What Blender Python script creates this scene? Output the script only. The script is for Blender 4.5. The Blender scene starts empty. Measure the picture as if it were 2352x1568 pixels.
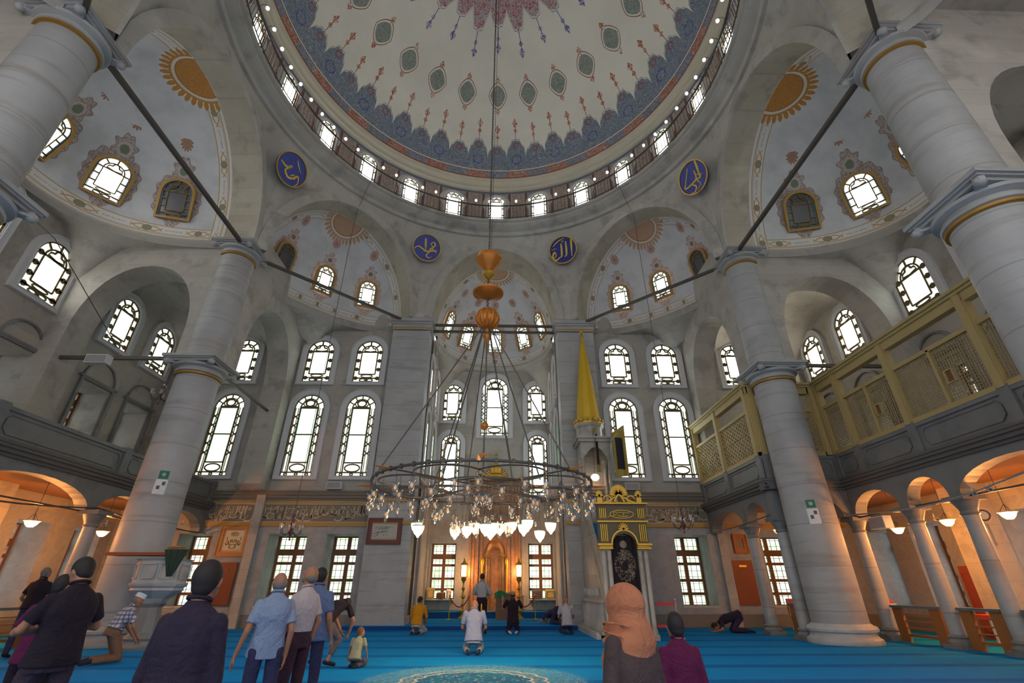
import bpy, bmesh, math, random
import numpy as np
from mathutils import Vector, Matrix, Quaternion
from mathutils.geometry import tessellate_polygon
PI = math.pi
S = bpy.context.scene
COL = S.collection
random.seed(7)

# ------------------------------------------------------------------ camera, world, exposure
cam_d = bpy.data.cameras.new('camera'); cam = bpy.data.objects.new('camera', cam_d); COL.objects.link(cam)
cam_d.sensor_width = 36.0; cam_d.lens = 1078.4/2352*36.0; cam_d.clip_start = 0.05; cam_d.clip_end = 300
cam.location = (0.38, -10.87, 1.30)
cam.rotation_mode = 'QUATERNION'
cam.rotation_quaternion = (Matrix.Rotation(-math.radians(1.47), 4, 'Z') @ Matrix.Rotation(math.radians(90+27.83), 4, 'X')).to_quaternion()
S.camera = cam
W = bpy.data.worlds.new('sky'); S.world = W; W.use_nodes = True
bg = W.node_tree.nodes['Background']; bg.inputs[0].default_value = (1.0, 0.98, 0.95, 1); bg.inputs[1].default_value = 0.62
S.view_settings.view_transform = 'Standard'; S.view_settings.look = 'None'; S.view_settings.gamma = 1.0
S.view_settings.use_curve_mapping = False; S.view_settings.exposure = 0.85
cy = S.cycles
cy.max_bounces = 5; cy.diffuse_bounces = 4; cy.glossy_bounces = 2; cy.transmission_bounces = 3; cy.transparent_max_bounces = 10
cy.caustics_reflective = False; cy.caustics_refractive = False
cy.use_denoising = True; cy.sample_clamp_indirect = 4.0
cy.use_adaptive_sampling = True; cy.adaptive_threshold = 0.1; cy.adaptive_min_samples = 12

# daylight falling through the tall arched windows, given as soft window lights
PANE = 3.3

# ------------------------------------------------------------------ node expression helper
class X:
    """a value socket with arithmetic that writes Math nodes"""
    nt = None
    def __init__(s, k): s.k = k
    def m(s, op, b=None, c=None):
        n = X.nt.nodes.new('ShaderNodeMath'); n.operation = op
        for i, v in enumerate((s, b, c)):
            if v is None: continue
            if isinstance(v, X): X.nt.links.new(v.k, n.inputs[i])
            else: n.inputs[i].default_value = float(v)
        return X(n.outputs[0])
    def __add__(s, o): return s.m('ADD', o)
    def __radd__(s, o): return s.m('ADD', o)
    def __sub__(s, o): return s.m('SUBTRACT', o)
    def __rsub__(s, o): return (s*-1)+o
    def __mul__(s, o): return s.m('MULTIPLY', o)
    def __rmul__(s, o): return s.m('MULTIPLY', o)
    def __truediv__(s, o): return s.m('DIVIDE', o)
    def abs(s): return s.m('ABSOLUTE')
    def lt(s, o): return s.m('LESS_THAN', o)
    def gt(s, o): return s.m('GREATER_THAN', o)
    def mx(s, o): return s.m('MAXIMUM', o)
    def mn(s, o): return s.m('MINIMUM', o)
    def sin(s): return s.m('SINE')
    def cos(s): return s.m('COSINE')
    def sqrt(s): return s.m('SQRT')
    def fr(s): return s.m('FRACT')
    def fold(s, per):            # distance to the nearest multiple of per, signed
        return ((s/per + 0.5).fr() - 0.5)*per
    def pw(s, e): return s.m('POWER', e)
    def at2(s, o): return s.m('ARCTAN2', o)
def hyp(a, b): return (a*a + b*b).sqrt()
def mixc(a, b, f):
    """colour a -> b by factor f"""
    n = X.nt.nodes.new('ShaderNodeMix'); n.data_type = 'RGBA'
    for i, v in ((6, a), (7, b)):
        if isinstance(v, X): X.nt.links.new(v.k, n.inputs[i])
        else: n.inputs[i].default_value = (*v, 1)
    if isinstance(f, X): X.nt.links.new(f.k, n.inputs[0])
    else: n.inputs[0].default_value = f
    return X(n.outputs[2])
def coords(kind='Object'):
    n = X.nt.nodes.new('ShaderNodeTexCoord'); s = X.nt.nodes.new('ShaderNodeSeparateXYZ')
    X.nt.links.new(n.outputs[kind], s.inputs[0]); return X(s.outputs[0]), X(s.outputs[1]), X(s.outputs[2])
def wpos():
    n = X.nt.nodes.new('ShaderNodeNewGeometry'); s = X.nt.nodes.new('ShaderNodeSeparateXYZ')
    X.nt.links.new(n.outputs['Position'], s.inputs[0]); return X(s.outputs[0]), X(s.outputs[1]), X(s.outputs[2])
def vec(x, y, z):
    n = X.nt.nodes.new('ShaderNodeCombineXYZ')
    for i, v in enumerate((x, y, z)):
        if isinstance(v, X): X.nt.links.new(v.k, n.inputs[i])
        else: n.inputs[i].default_value = v
    return X(n.outputs[0])
def noise(scale, detail=3, v=None, rough=0.6, dist=0.0):
    n = X.nt.nodes.new('ShaderNodeTexNoise'); n.inputs['Scale'].default_value = scale; n.inputs['Detail'].default_value = detail
    n.inputs['Roughness'].default_value = rough; n.inputs['Distortion'].default_value = dist
    if v is None:
        t = X.nt.nodes.new('ShaderNodeNewGeometry'); X.nt.links.new(t.outputs['Position'], n.inputs['Vector'])
    else: X.nt.links.new(v.k, n.inputs['Vector'])
    return X(n.outputs[0])
def voro(scale, v, feat='F1'):
    n = X.nt.nodes.new('ShaderNodeTexVoronoi'); n.feature = feat; n.inputs['Scale'].default_value = scale
    X.nt.links.new(v.k, n.inputs['Vector']); return X(n.outputs[0])
def M(name, col=(.5, .5, .5), rough=0.7, metal=0.0, emit=None, es=0.0, trans=0.0, bump=None, fn=None, spec=None, alpha=None):
    m = bpy.data.materials.new(name); m.use_nodes = True; nt = m.node_tree; X.nt = nt
    b = nt.nodes['Principled BSDF']
    b.inputs['Base Color'].default_value = (*col, 1); b.inputs['Roughness'].default_value = rough; b.inputs['Metallic'].default_value = metal
    b.inputs['Transmission Weight'].default_value = trans
    if spec is not None: b.inputs['Specular IOR Level'].default_value = spec
    if emit: b.inputs['Emission Color'].default_value = (*emit, 1); b.inputs['Emission Strength'].default_value = es
    if fn:
        r = fn()
        if isinstance(r, tuple): c, bm = r
        else: c, bm = r, None
        nt.links.new(c.k, b.inputs['Base Color'])
        if bm is not None:
            n = nt.nodes.new('ShaderNodeBump'); n.inputs['Strength'].default_value = 0.5; n.inputs['Distance'].default_value = 0.03
            nt.links.new(bm.k, n.inputs['Height']); nt.links.new(n.outputs[0], b.inputs['Normal'])
    m.diffuse_color = (*col, 1)
    return m

# ------------------------------------------------------------------ mesh builder
class MB:
    def __init__(s): s.v = []; s.f = []; s.mi = []; s.M = Matrix.Identity(4); s.m = 0
    def add(s, vs, fs, m=None):
        o = len(s.v); Mx = s.M
        s.v.extend([tuple(Mx @ Vector(p)) for p in vs]); s.f.extend([tuple(i+o for i in f) for f in fs])
        s.mi.extend([s.m if m is None else m]*len(fs)); return s
    def box(s, c, d, m=None, rz=0.0, R=None):
        a, b, e = d[0]/2, d[1]/2, d[2]/2
        vs = [Vector((x, y, z)) for z in (-e, e) for x, y in ((-a, -b), (a, -b), (a, b), (-a, b))]
        Q = R if R is not None else Matrix.Rotation(rz, 3, 'Z')
        vs = [Q @ p + Vector(c) for p in vs]
        return s.add(vs, [(3, 2, 1, 0), (4, 5, 6, 7), (0, 1, 5, 4), (1, 2, 6, 5), (2, 3, 7, 6), (3, 0, 4, 7)], m)
    def bx(s, x0, x1, y0, y1, z0, z1, m=None): return s.box(((x0+x1)/2, (y0+y1)/2, (z0+z1)/2), (abs(x1-x0), abs(y1-y0), abs(z1-z0)), m)
    def bar(s, p, q, w, h=None, m=None):
        p, q = Vector(p), Vector(q); d = q-p; L = d.length
        if L < 1e-6: return s
        R = d.to_track_quat('Z', 'Y').to_matrix()
        return s.box((p+q)/2, (w, h or w, L), m, R=R)
    def lathe(s, prof, seg=24, c=(0, 0, 0), a0=0.0, a1=2*PI, m=None, sq=None):
        full = abs(a1-a0-2*PI) < 1e-6; n = seg if full else seg+1; vs = []
        for r, z in prof:
            for i in range(n):
                a = a0+(a1-a0)*i/seg; vs.append((c[0]+r*math.cos(a), c[1]+r*math.sin(a), c[2]+z))
        fs = []
        for j in range(len(prof)-1):
            for i in range(seg):
                k = (i+1) % n; fs.append((j*n+i, j*n+k, (j+1)*n+k, (j+1)*n+i))
        if full:
            if prof[0][0] > 1e-4: fs.append(tuple(range(n-1, -1, -1)))
            if prof[-1][0] > 1e-4: fs.append(tuple((len(prof)-1)*n+i for i in range(n)))
        return s.add(vs, fs, m)
    def tube(s, pts, r, n=6, closed=False, m=None, cap=True):
        P = [Vector(p) for p in pts]; N = len(P); rs = r if isinstance(r, (list, tuple)) else [r]*N
        vs = []; up = None
        for i in range(N):
            if closed: t = P[(i+1) % N]-P[i-1]
            else: t = P[min(i+1, N-1)]-P[max(i-1, 0)]
            if t.length < 1e-9: t = Vector((0, 0, 1))
            t.normalize()
            if up is None:
                up = Vector((0, 0, 1)) if abs(t.z) < .9 else Vector((1, 0, 0))
            a = (up - t*up.dot(t))
            if a.length < 1e-5: a = t.orthogonal()
            a.normalize(); up = a; b = t.cross(a)
            for j in range(n):
                g = 2*PI*j/n; vs.append(P[i]+(a*math.cos(g)+b*math.sin(g))*rs[i])
        fs = []
        for i in range(N if closed else N-1):
            k = (i+1) % N
            for j in range(n): fs.append((i*n+j, i*n+(j+1) % n, k*n+(j+1) % n, k*n+j))
        if not closed and cap: fs.append(tuple(range(n-1, -1, -1))); fs.append(tuple((N-1)*n+j for j in range(n)))
        return s.add(vs, fs, m)
    def grid(s, fn, nu, nv, m=None, flip=False):
        vs = [fn(i/nu, j/nv) for j in range(nv+1) for i in range(nu+1)]; w = nu+1
        fs = [(j*w+i, j*w+i+1, (j+1)*w+i+1, (j+1)*w+i) for j in range(nv) for i in range(nu)]
        if flip: fs = [f[::-1] for f in fs]
        return s.add(vs, fs, m)
    def prism(s, outer, holes, d, m=None, mr=None, back=True):
        """polygon in local XZ (holes cut out), front at y=0, pushed back to y=d"""
        loops = [outer]+list(holes); flat = [p for l in loops for p in l]
        tri = tessellate_polygon([[Vector((p[0], p[1], 0)) for p in l] for l in loops])
        n = len(flat); vs = [(p[0], 0, p[1]) for p in flat]+[(p[0], d, p[1]) for p in flat]
        fs = []
        for t in tri:
            a, b, c = [flat[i] for i in t]; ar = (b[0]-a[0])*(c[1]-a[1])-(c[0]-a[0])*(b[1]-a[1])
            t = tuple(t) if ar > 0 else tuple(t)[::-1]
            fs.append(t)
            if back: fs.append(tuple(i+n for i in t[::-1]))
        s.add(vs, fs, m); o = 0; side = []
        for l in loops:
            k = len(l)
            for i in range(k): side.append((o+i, o+(i+1) % k, n+o+(i+1) % k, n+o+i))
            o += k
        s.add(vs, side, m if mr is None else mr); return s
    def rib(s, pts, w, d, closed=False, m=None, y0=0.0):
        """flat ribbon of width w along a polyline in local XZ, thickness d towards -y"""
        P = [Vector((p[0], p[1])) for p in pts]; N = len(P)
        if closed and (P[0]-P[-1]).length < 1e-6: P.pop(); N -= 1
        L = []; R = []
        for i in range(N):
            a = P[i-1] if (closed or i > 0) else P[i]; b = P[(i+1) % N] if (closed or i < N-1) else P[i]
            t = b-a
            if t.length < 1e-9: t = Vector((1, 0))
            t.normalize(); nn = Vector((-t.y, t.x))*(w/2); L.append(P[i]+nn); R.append(P[i]-nn)
        vs = []
        for i in range(N):
            for y in (y0, y0-d):
                vs.append((L[i].x, y, L[i].y)); vs.append((R[i].x, y, R[i].y))
        fs = []
        for i in range(N if closed else N-1):
            k = (i+1) % N; a = i*4; b = k*4
            fs += [(a+2, b+2, b+3, a+3), (a, b, b+2, a+2), (a+3, b+3, b+1, a+1)]
        if not closed: fs += [(0, 2, 3, 1), ((N-1)*4+1, (N-1)*4+3, (N-1)*4+2, (N-1)*4)]
        return s.add(vs, fs, m)
    def sphere(s, c, r, seg=12, rings=8, m=None, sc=(1, 1, 1)):
        vs = []; fs = []
        for j in range(rings+1):
            t = PI*j/rings
            for i in range(seg):
                a = 2*PI*i/seg; vs.append((c[0]+r*sc[0]*math.sin(t)*math.cos(a), c[1]+r*sc[1]*math.sin(t)*math.sin(a), c[2]+r*sc[2]*math.cos(t)))
        for j in range(rings):
            for i in range(seg):
                k = (i+1) % seg; fs.append((j*seg+i, (j+1)*seg+i, (j+1)*seg+k, j*seg+k))
        return s.add(vs, fs, m)
    def obj(s, name, mats, parent=None, loc=(0, 0, 0), smooth=False, rz=0.0, mat=None):
        me = bpy.data.meshes.new(name); me.from_pydata(s.v, [], s.f)
        for k in (mats if isinstance(mats, (list, tuple)) else [mats]): me.materials.append(k)
        if any(s.mi): me.polygons.foreach_set('material_index', s.mi)
        if smooth:
            me.polygons.foreach_set('use_smooth', [True]*len(s.f))
            if smooth != 'all': me.set_sharp_from_angle(angle=math.radians(38))
        me.update()
        o = bpy.data.objects.new(name, me); COL.objects.link(o)
        if parent is not None: o.parent = parent
        if mat is not None: o.matrix_local = mat
        else: o.location = loc; o.rotation_euler = (0, 0, rz)
        return o
LABELS = []
def tag(o, label=None, cat=None, group=None, kind=None):
    if label: o['label'] = label
    if cat: o['category'] = cat
    if group: o['group'] = group
    if kind: o['kind'] = kind
    return o
def thing(name, label, cat, loc=(0, 0, 0), rz=0.0, group=None, mat=None, kind=None):
    o = bpy.data.objects.new(name, None); COL.objects.link(o); o.empty_display_size = .2
    if mat is not None: o.matrix_world = mat
    else: o.location = loc; o.rotation_euler = (0, 0, rz)
    return tag(o, label, cat, group, kind)
def dup(src, label=None, loc=None, rz=None, mat=None, name=None, group=None):
    def cp(o, par):
        c = o.copy(); COL.objects.link(c); c.parent = par
        for ch in [k for k in KIDS.get(o.name, [])]: KIDS.setdefault(c.name, []).append(cp(ch, c))
        return c
    global KIDS
    KIDS = {}
    for o in bpy.data.objects:
        if o.parent is not None: KIDS.setdefault(o.parent.name, []).append(o)
    c = cp(src, None)
    if mat is not None: c.matrix_world = mat
    else:
        if loc is not None: c.location = loc
        if rz is not None: c.rotation_euler = (0, 0, rz)
    if label: c['label'] = label
    if group: c['group'] = group
    return c
def arc(cx, cz, r, a0, a1, n, rz=None):
    rz = r if rz is None else rz
    return [(cx+r*math.cos(math.radians(a0+(a1-a0)*i/n)), cz+rz*math.sin(math.radians(a0+(a1-a0)*i/n))) for i in range(n+1)]
def archloop(w, h, x=0.0, z=0.0, n=14, rise=None):
    """arched opening outline, counter-clockwise from bottom left"""
    r = w/2; rise = r if rise is None else rise
    return [(x-r, z), (x+r, z)] + arc(x, z+h-rise, r, 0, 180, n, rise)
def rect(x0, x1, z0, z1): return [(x0, z0), (x1, z0), (x1, z1), (x0, z1)]
def frame(o, ex, ey):
    """matrix from origin and x, y directions (z up from cross)"""
    ex = Vector(ex).normalized(); ez = ex.cross(Vector(ey)).normalized(); ey = ez.cross(ex)
    m = Matrix.Identity(4)
    for i, a in enumerate((ex, ey, ez)): m[0][i], m[1][i], m[2][i] = a
    m.translation = Vector(o); return m
def polar(deg, r, z=0.0):
    a = math.radians(deg); return Vector((r*math.sin(a), r*math.cos(a), z))

# ------------------------------------------------------------------ materials
def stone(c1, c2, course=0.5, joint=0.18, sc=0.5, vert=0):
    def f():
        x, y, z = wpos()
        n = noise(sc, 5); n2 = noise(9, 3)
        c = mixc(c1, c2, ((n-0.35)*2.6).mx(0).mn(1))
        c = mixc(c, tuple(v*.50 for v in c1), ((noise(1.1, 6)-.52)*5).mx(0).mn(.60)); c = mixc(c, tuple(min(1, v*1.25) for v in c1), ((noise(.6, 3)-.55)*5).mx(0).mn(.5))
        ln = ((z + n2*0.02)/course).fr().lt(0.035)
        row = (z/course).m('FLOOR')
        tone = ((row*12.9898).sin()*43758.5).fr()
        c = mixc(c, tuple(v*.8 for v in c2), tone*0.35)
        k = ln*joint
        if vert:
            u = ((x*0.7 + y*0.7)/1.1 + row*0.5).fr().lt(0.012); k = k.mx(u*joint)
        c = mixc(c, (0.10, .09, .08), k)
        return c, n2*0.35 + n*0.3 - ln*0.6
    return f
stone_m = M('limestone', rough=.85, fn=stone((.47, .44, .40), (.37, .34, .30)))
pend_m = M('pendentive_stone', rough=.85, fn=stone((.50, .48, .44), (.40, .375, .33), course=.9, joint=.08))
soff_m = M('arch_stone', rough=.85, fn=stone((.52, .48, .39), (.40, .35, .27), course=.55, joint=.15))
def column_stone():
    x, y, z = wpos(); v = vec(x*.35, y*.35, z*3.2)
    n = noise(.9, 4); bnd = noise(1.0, 4, v, .6, .6)
    c = mixc((.41, .41, .415), (.31, .31, .315), ((n-.35)*2.6).mx(0).mn(1))
    c = mixc(c, (.27, .235, .20), ((bnd-.52)*4).mx(0).mn(.65))
    ln = ((z+.35+noise(3, 2)*.03)/1.12).fr().lt(.03)
    c = mixc(c, (.17, .15, .13), ln*.38)
    return c, bnd*.4-ln*.4
marble_m = M('grey_marble', rough=.5, fn=column_stone)
dmarble_m = M('dark_marble', rough=.5, fn=stone((.24, .245, .25), (.17, .172, .175), course=3.0, joint=.2, sc=1.2))
wmarble_m = M('white_marble', rough=.5, fn=stone((.50, .50, .50), (.38, .38, .385), course=3.0, joint=.1, sc=1.5))
plaster_w = M('white_plaster', (.60, .60, .62), .8)
gold_m = M('gilding', (.55, .34, .05), .4, .7)
ochre_m = M('ochre_paint', (.42, .24, .05), .5)
iron_m = M('dark_iron', (.10, .085, .075), .5, .4)
bronze_m = M('window_lead', (.16, .12, .055), .5, .2)
green_m = M('green_glass_line', (.05, .32, .10), .4)
wood_m = M('dark_wood', (.20, .085, .035), .5)
cream_m = M('cream_cornice', rough=.8, fn=lambda: mixc((.66, .61, .48), (.52, .48, .38), noise(1.2, 4)))
def pane_mat(name, c1, c2, s, sc=3.0, samp='FRONT'):
    m = M(name, (.0, .0, .0), .3); nt = m.node_tree; X.nt = nt; b = nt.nodes['Principled BSDF']
    c = mixc(c1, c2, ((noise(sc, 2)-.35)*2.5).mx(0).mn(1)); nt.links.new(c.k, b.inputs['Emission Color']); b.inputs['Emission Strength'].default_value = s
    m.cycles.emission_sampling = samp
    return m
pane_day = pane_mat('frosted_daylight_glass', (.90, 1.0, .97), (.80, .94, .90), PANE*.55)
pane_green = pane_mat('daylit_glass_with_trees_behind', (.80, 1.0, .84), (.46, .82, .46), PANE*.40, 2.2)
pane_case = pane_mat('garden_seen_through_lattice', (.95, 1.0, .90), (.42, .80, .28), PANE*.30, 2.6)
pane_sun = pane_mat('sunlit_glass', (1.0, 1.0, .98), (1.0, 1.0, 1.0), PANE*3.0)
pane_gold = pane_mat('sunlit_yellow_glass', (1.0, .93, .74), (1.0, .97, .85), PANE*2.6)
pane_bord = pane_mat('pale_border_glass', (.95, 1.0, .86), (.72, .80, .60), PANE*.30, 6, 'NONE')
pane_warm = pane_mat('bright_daylight_glass', (1.0, 1.0, .93), (.9, .97, .95), PANE*1.1)
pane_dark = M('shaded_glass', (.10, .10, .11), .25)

# ================================================================== THE SHELL
SPR = 13.1; DN = 9.25; HS = DN*math.tan(PI/8)
# ---- painted dome
def dome_paint():
    x, y, z = coords()
    rr = hyp(x, y); th = rr.at2(z)*(180/PI); az = x.at2(y)*(180/PI)
    g = 9.37*PI/180
    lat = rr*(PI/180)
    v = vec(x, y, z)
    fil = noise(2.6, 2, v, .5, 3.0); fil2 = noise(5.5, 2, v, .5, 2.5)
    line = ((fil-0.5).abs()).lt(.022).mx(((fil2-0.5).abs()).lt(.03))
    blot = noise(.35, 4, v)
    c = mixc((.80, .76, .66), (.70, .66, .575), ((blot-.4)*3).mx(0).mn(1))
    CR = (.76, .72, .63)
    a15 = az.fold(15.0); ax = a15.abs()*lat
    # grey-green medallions
    dy = (th-47.5).abs()*g
    q = (ax/.44).pw(1.7)+(dy/.58).pw(1.35)
    c = mixc(c, (.33, .09, .045), q.lt(1.42)); c = mixc(c, CR, q.lt(1.28)); 
    gg = mixc((.20, .225, .19), (.37, .39, .34), line)
    c = mixc(c, gg, q.lt(1.0))
    def rho(cx, hx, hy, t): return ax/hx + (t-cx).abs()*(g/hy)
    red = mixc((.42, .09, .035), CR, ((fil2-.5).abs()).lt(.05))
    c = mixc(c, red, rho(42.4, .15, .24, th).lt(1)); c = mixc(c, red, rho(52.6, .15, .22, th).lt(1))
    # spears above the lobed border
    a7 = az.fold(7.5); bx_ = a7.abs()*lat
    odd = az.fold(15.0).abs().gt(3.75)
    ts = th+odd*2.1
    def rho7(cx, hx, hy, t): return bx_/hx + (t-cx).abs()*(g/hy)
    c = mixc(c, red, rho7(59.0, .17, .29, ts).lt(1)); c = mixc(c, red, rho7(61.7, .13, .17, ts).lt(1))
    c = mixc(c, (.42, .09, .035), bx_.lt(.016)*ts.gt(57.3)*ts.lt(64.5))
    # lobed border
    p = a7.abs()/3.75
    tip = odd*(-2.2)+64.2
    f = p*.50 + (p.pw(7.0))*.50 + (p*12.5).sin()*.06
    tb = tip + (69.2-tip)*f
    d = th-tb
    blue = mixc((.115, .145, .20), (.36, .385, .42), line)
    blue = mixc(blue, (.20, .23, .30), (blot-.45).gt(0)*.3)
    c = mixc(c, (.20, .10, .06), d.gt(-.30)); c = mixc(c, CR, d.gt(-.12)); c = mixc(c, blue, d.gt(.22))
    ring = (hyp(bx_, (th-70.2)*g)-.27).abs().lt(.035)*odd
    c = mixc(c, (.05, .065, .28), ring*((fil2-.5).abs().gt(.03)))
    ring = (hyp(bx_, (ts-66.9)*g)-.15).abs().lt(.03); c = mixc(c, (.30, .10, .08), ring)
    c = mixc(c, CR, (th-74.5).abs().lt(.16)); c = mixc(c, (.30, .10, .06), (th-74.8).abs().lt(.12))
    bandr = mixc((.33, .085, .05), (.50, .40, .33), line)
    c = mixc(c, bandr, th.gt(74.9)*odd); c = mixc(c, (.33, .08, .04), th.gt(77.2))
    # central rosette
    p15 = a15.abs()/7.5
    big = az.fold(30.0).abs().gt(7.5)
    tt = big*2.1+26.6
    f = p15*.45+(p15.pw(3.0))*.55+(p15*11.0).sin()*.05
    rb = tt-(tt-21.5)*f
    d = rb-th
    rose = mixc((.43, .055, .03), (.45, .45, .47), ((fil-.5).abs()).lt(.05).mx(((fil2-.5).abs()).lt(.045)))
    c = mixc(c, (.10, .10, .26), d.gt(-.42)); c = mixc(c, CR, d.gt(-.22)); c = mixc(c, rose, d.gt(.28))
    tsb = th-big*2.0
    bl = mixc((.07, .075, .30), CR, ((fil2-.5).abs()).lt(.06))
    c = mixc(c, bl, rho(32.6, .17, .30, tsb).lt(1)); c = mixc(c, bl, rho(29.9, .13, .17, tsb).lt(1))
    c = mixc(c, (.07, .075, .30), ax.lt(.016)*tsb.gt(26.6)*tsb.lt(34))
    return c, blot
dome_m = M('painted_dome_plaster', rough=.8, fn=dome_paint)
mb = MB()
def domept(u, v):
    th = math.radians(77.6*v); a = 2*PI*u
    return (9.37*math.sin(th)*math.sin(a), 9.37*math.sin(th)*math.cos(a), 9.37*math.cos(th))
mb.grid(domept, 96, 36)
ceil = mb.obj('ceiling', dome_m, loc=(0, 0, 20.7), smooth='all')
tag(ceil, 'large painted central dome with red rosette, grey medallions and blue lobed border', 'dome', kind='structure')
def ring_profile(name, prof, m, seg=144, **k):
    b = MB(); n = len(prof)
    b.grid(lambda u, v: (lambda i: (prof[i][0]*math.sin(2*PI*u), prof[i][0]*math.cos(2*PI*u), prof[i][1]))(int(round(v*(n-1)))), seg, n-1)
    o = b.obj(name, m, smooth=True, **k); return o
def drum_paint():
    x, y, z = coords(); az = x.at2(y)*(180/PI); a = az.fold(15.0).abs()
    fil = noise(7, 3, vec(x, y, z), .6, 2.5)
    c = mixc((.20, .21, .25), (.42, .42, .43), ((fil-.5).abs()).lt(.04))
    r = mixc((.26, .15, .11), (.42, .38, .34), ((fil-.5).abs()).lt(.05))
    c = mixc(c, r, a.gt(5.3)); c = mixc(c, (.20, .08, .06), ((a-4.6).abs()).lt(.45)); c = mixc(c, (.5, .49, .46), ((a-5.35).abs()).lt(.06))
    c = mixc(c, (.50, .46, .38), (hyp(a*.157, (z-20.95)*1.0)).lt(.75)*z.gt(20.3))
    c = mixc(c, (.15, .15, .2), z.gt(21.75))
    return c
drum = ring_profile('trim_1', [(9.44, 19.2), (9.44, 21.95)], M('painted_drum', rough=.8, fn=drum_paint))
tag(drum, 'painted drum wall below the dome, pierced by small arched windows', 'wall', kind='structure')
corn = ring_profile('trim_2', [(9.44, 21.9), (9.30, 21.92), (9.22, 22.0), (9.27, 22.12), (9.30, 22.25), (9.16, 22.36), (9.14, 22.46), (9.22, 22.58), (9.15, 22.75)], cream_m)
tag(corn, 'cream moulded cornice ring under the dome painting', 'cornice', kind='structure')
led = ring_profile('trim_3', [(9.44, 18.50), (9.30, 18.52), (9.24, 18.62), (9.27, 18.74), (9.14, 18.80), (8.98, 18.86), (8.88, 19.0), (8.90, 19.10), (8.80, 19.14), (8.78, 19.26), (9.46, 19.27)], pend_m)
tag(led, 'stone ledge ring carrying the railing at the foot of the dome', 'ledge', kind='structure')

# ---- eight arches with pendentives
def archcurve(hw, rise, n=28):
    return [(-hw*math.cos(PI*i/n), SPR+rise*math.sin(PI*i/n)) for i in range(n+1)]
SIDES = {0: ('front', 3.05, 4.45, 11.0, 3.75, 2.2), 1: ('front right diagonal', 3.42, 4.5, 10.15, 1.85, 2.2), 7: ('front left diagonal', 3.42, 4.5, 10.15, 1.85, 2.2),
         2: ('right', 3.5, 4.6, 10.4, 4.75, 2.5), 6: ('left', 3.5, 4.6, 10.4, 4.75, 2.5), 3: ('rear right diagonal', 3.42, 4.5, 10.15, 1.85, 2.2), 5: ('rear left diagonal', 3.42, 4.5, 10.15, 1.85, 2.2), 4: ('rear', 3.42, 4.5, 10.4, 0, 2)}
def sideframe(i, d=0.0):
    a = i*PI/4; n = Vector((math.sin(a), math.cos(a), 0)); t = Vector((math.cos(a), -math.sin(a), 0))
    m = Matrix.Identity(4)
    for k, w in enumerate((t, n, Vector((0, 0, 1)))): m[0][k], m[1][k], m[2][k] = w
    m.translation = n*d; return m
def pend_pts(i, hw, rise):
    bot = [(-HS, SPR), (-HS*.5-hw*.5, SPR)]+archcurve(hw, rise)+[(HS*.5+hw*.5, SPR), (HS, SPR)]
    N = len(bot)-1; Fm = sideframe(i, DN); out = []
    L = [0]
    for k in range(N): L.append(L[-1]+math.hypot(bot[k+1][0]-bot[k][0], bot[k+1][1]-bot[k][1]))
    for k, (t, z) in enumerate(bot):
        b = Fm @ Vector((t, 0, z)); u = .5*(L[k]/L[-1]) + .5*(t+HS)/(2*HS); a = i*45-22.5+45*u
        out.append((b, polar(a, 9.43, 18.55)))
    return out
def pend_at(b, t, v):
    p = b.lerp(t, v); rad = Vector((p.x, p.y, 0)).normalized()
    return p + rad*(.25*math.sin(PI*v))*min(1.0, (t.z-b.z)/4.0)
def halfdome_local(hw, D, H, n, phi, psi, off=0.0):
    """local x tangent, y outward depth, z; phi 0..pi, psi 0..pi/2"""
    c, s = math.cos(phi), math.sin(phi); e = 2/n; em = 1.0
    px = math.copysign(abs(c)**e, -c); py = abs(s)**e
    k = max(math.cos(psi), 0)**em; zz = max(math.sin(psi), 0)**em
    return Vector((px*(hw-off)*k, py*(D-off)*k, (H-off)*zz))
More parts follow.
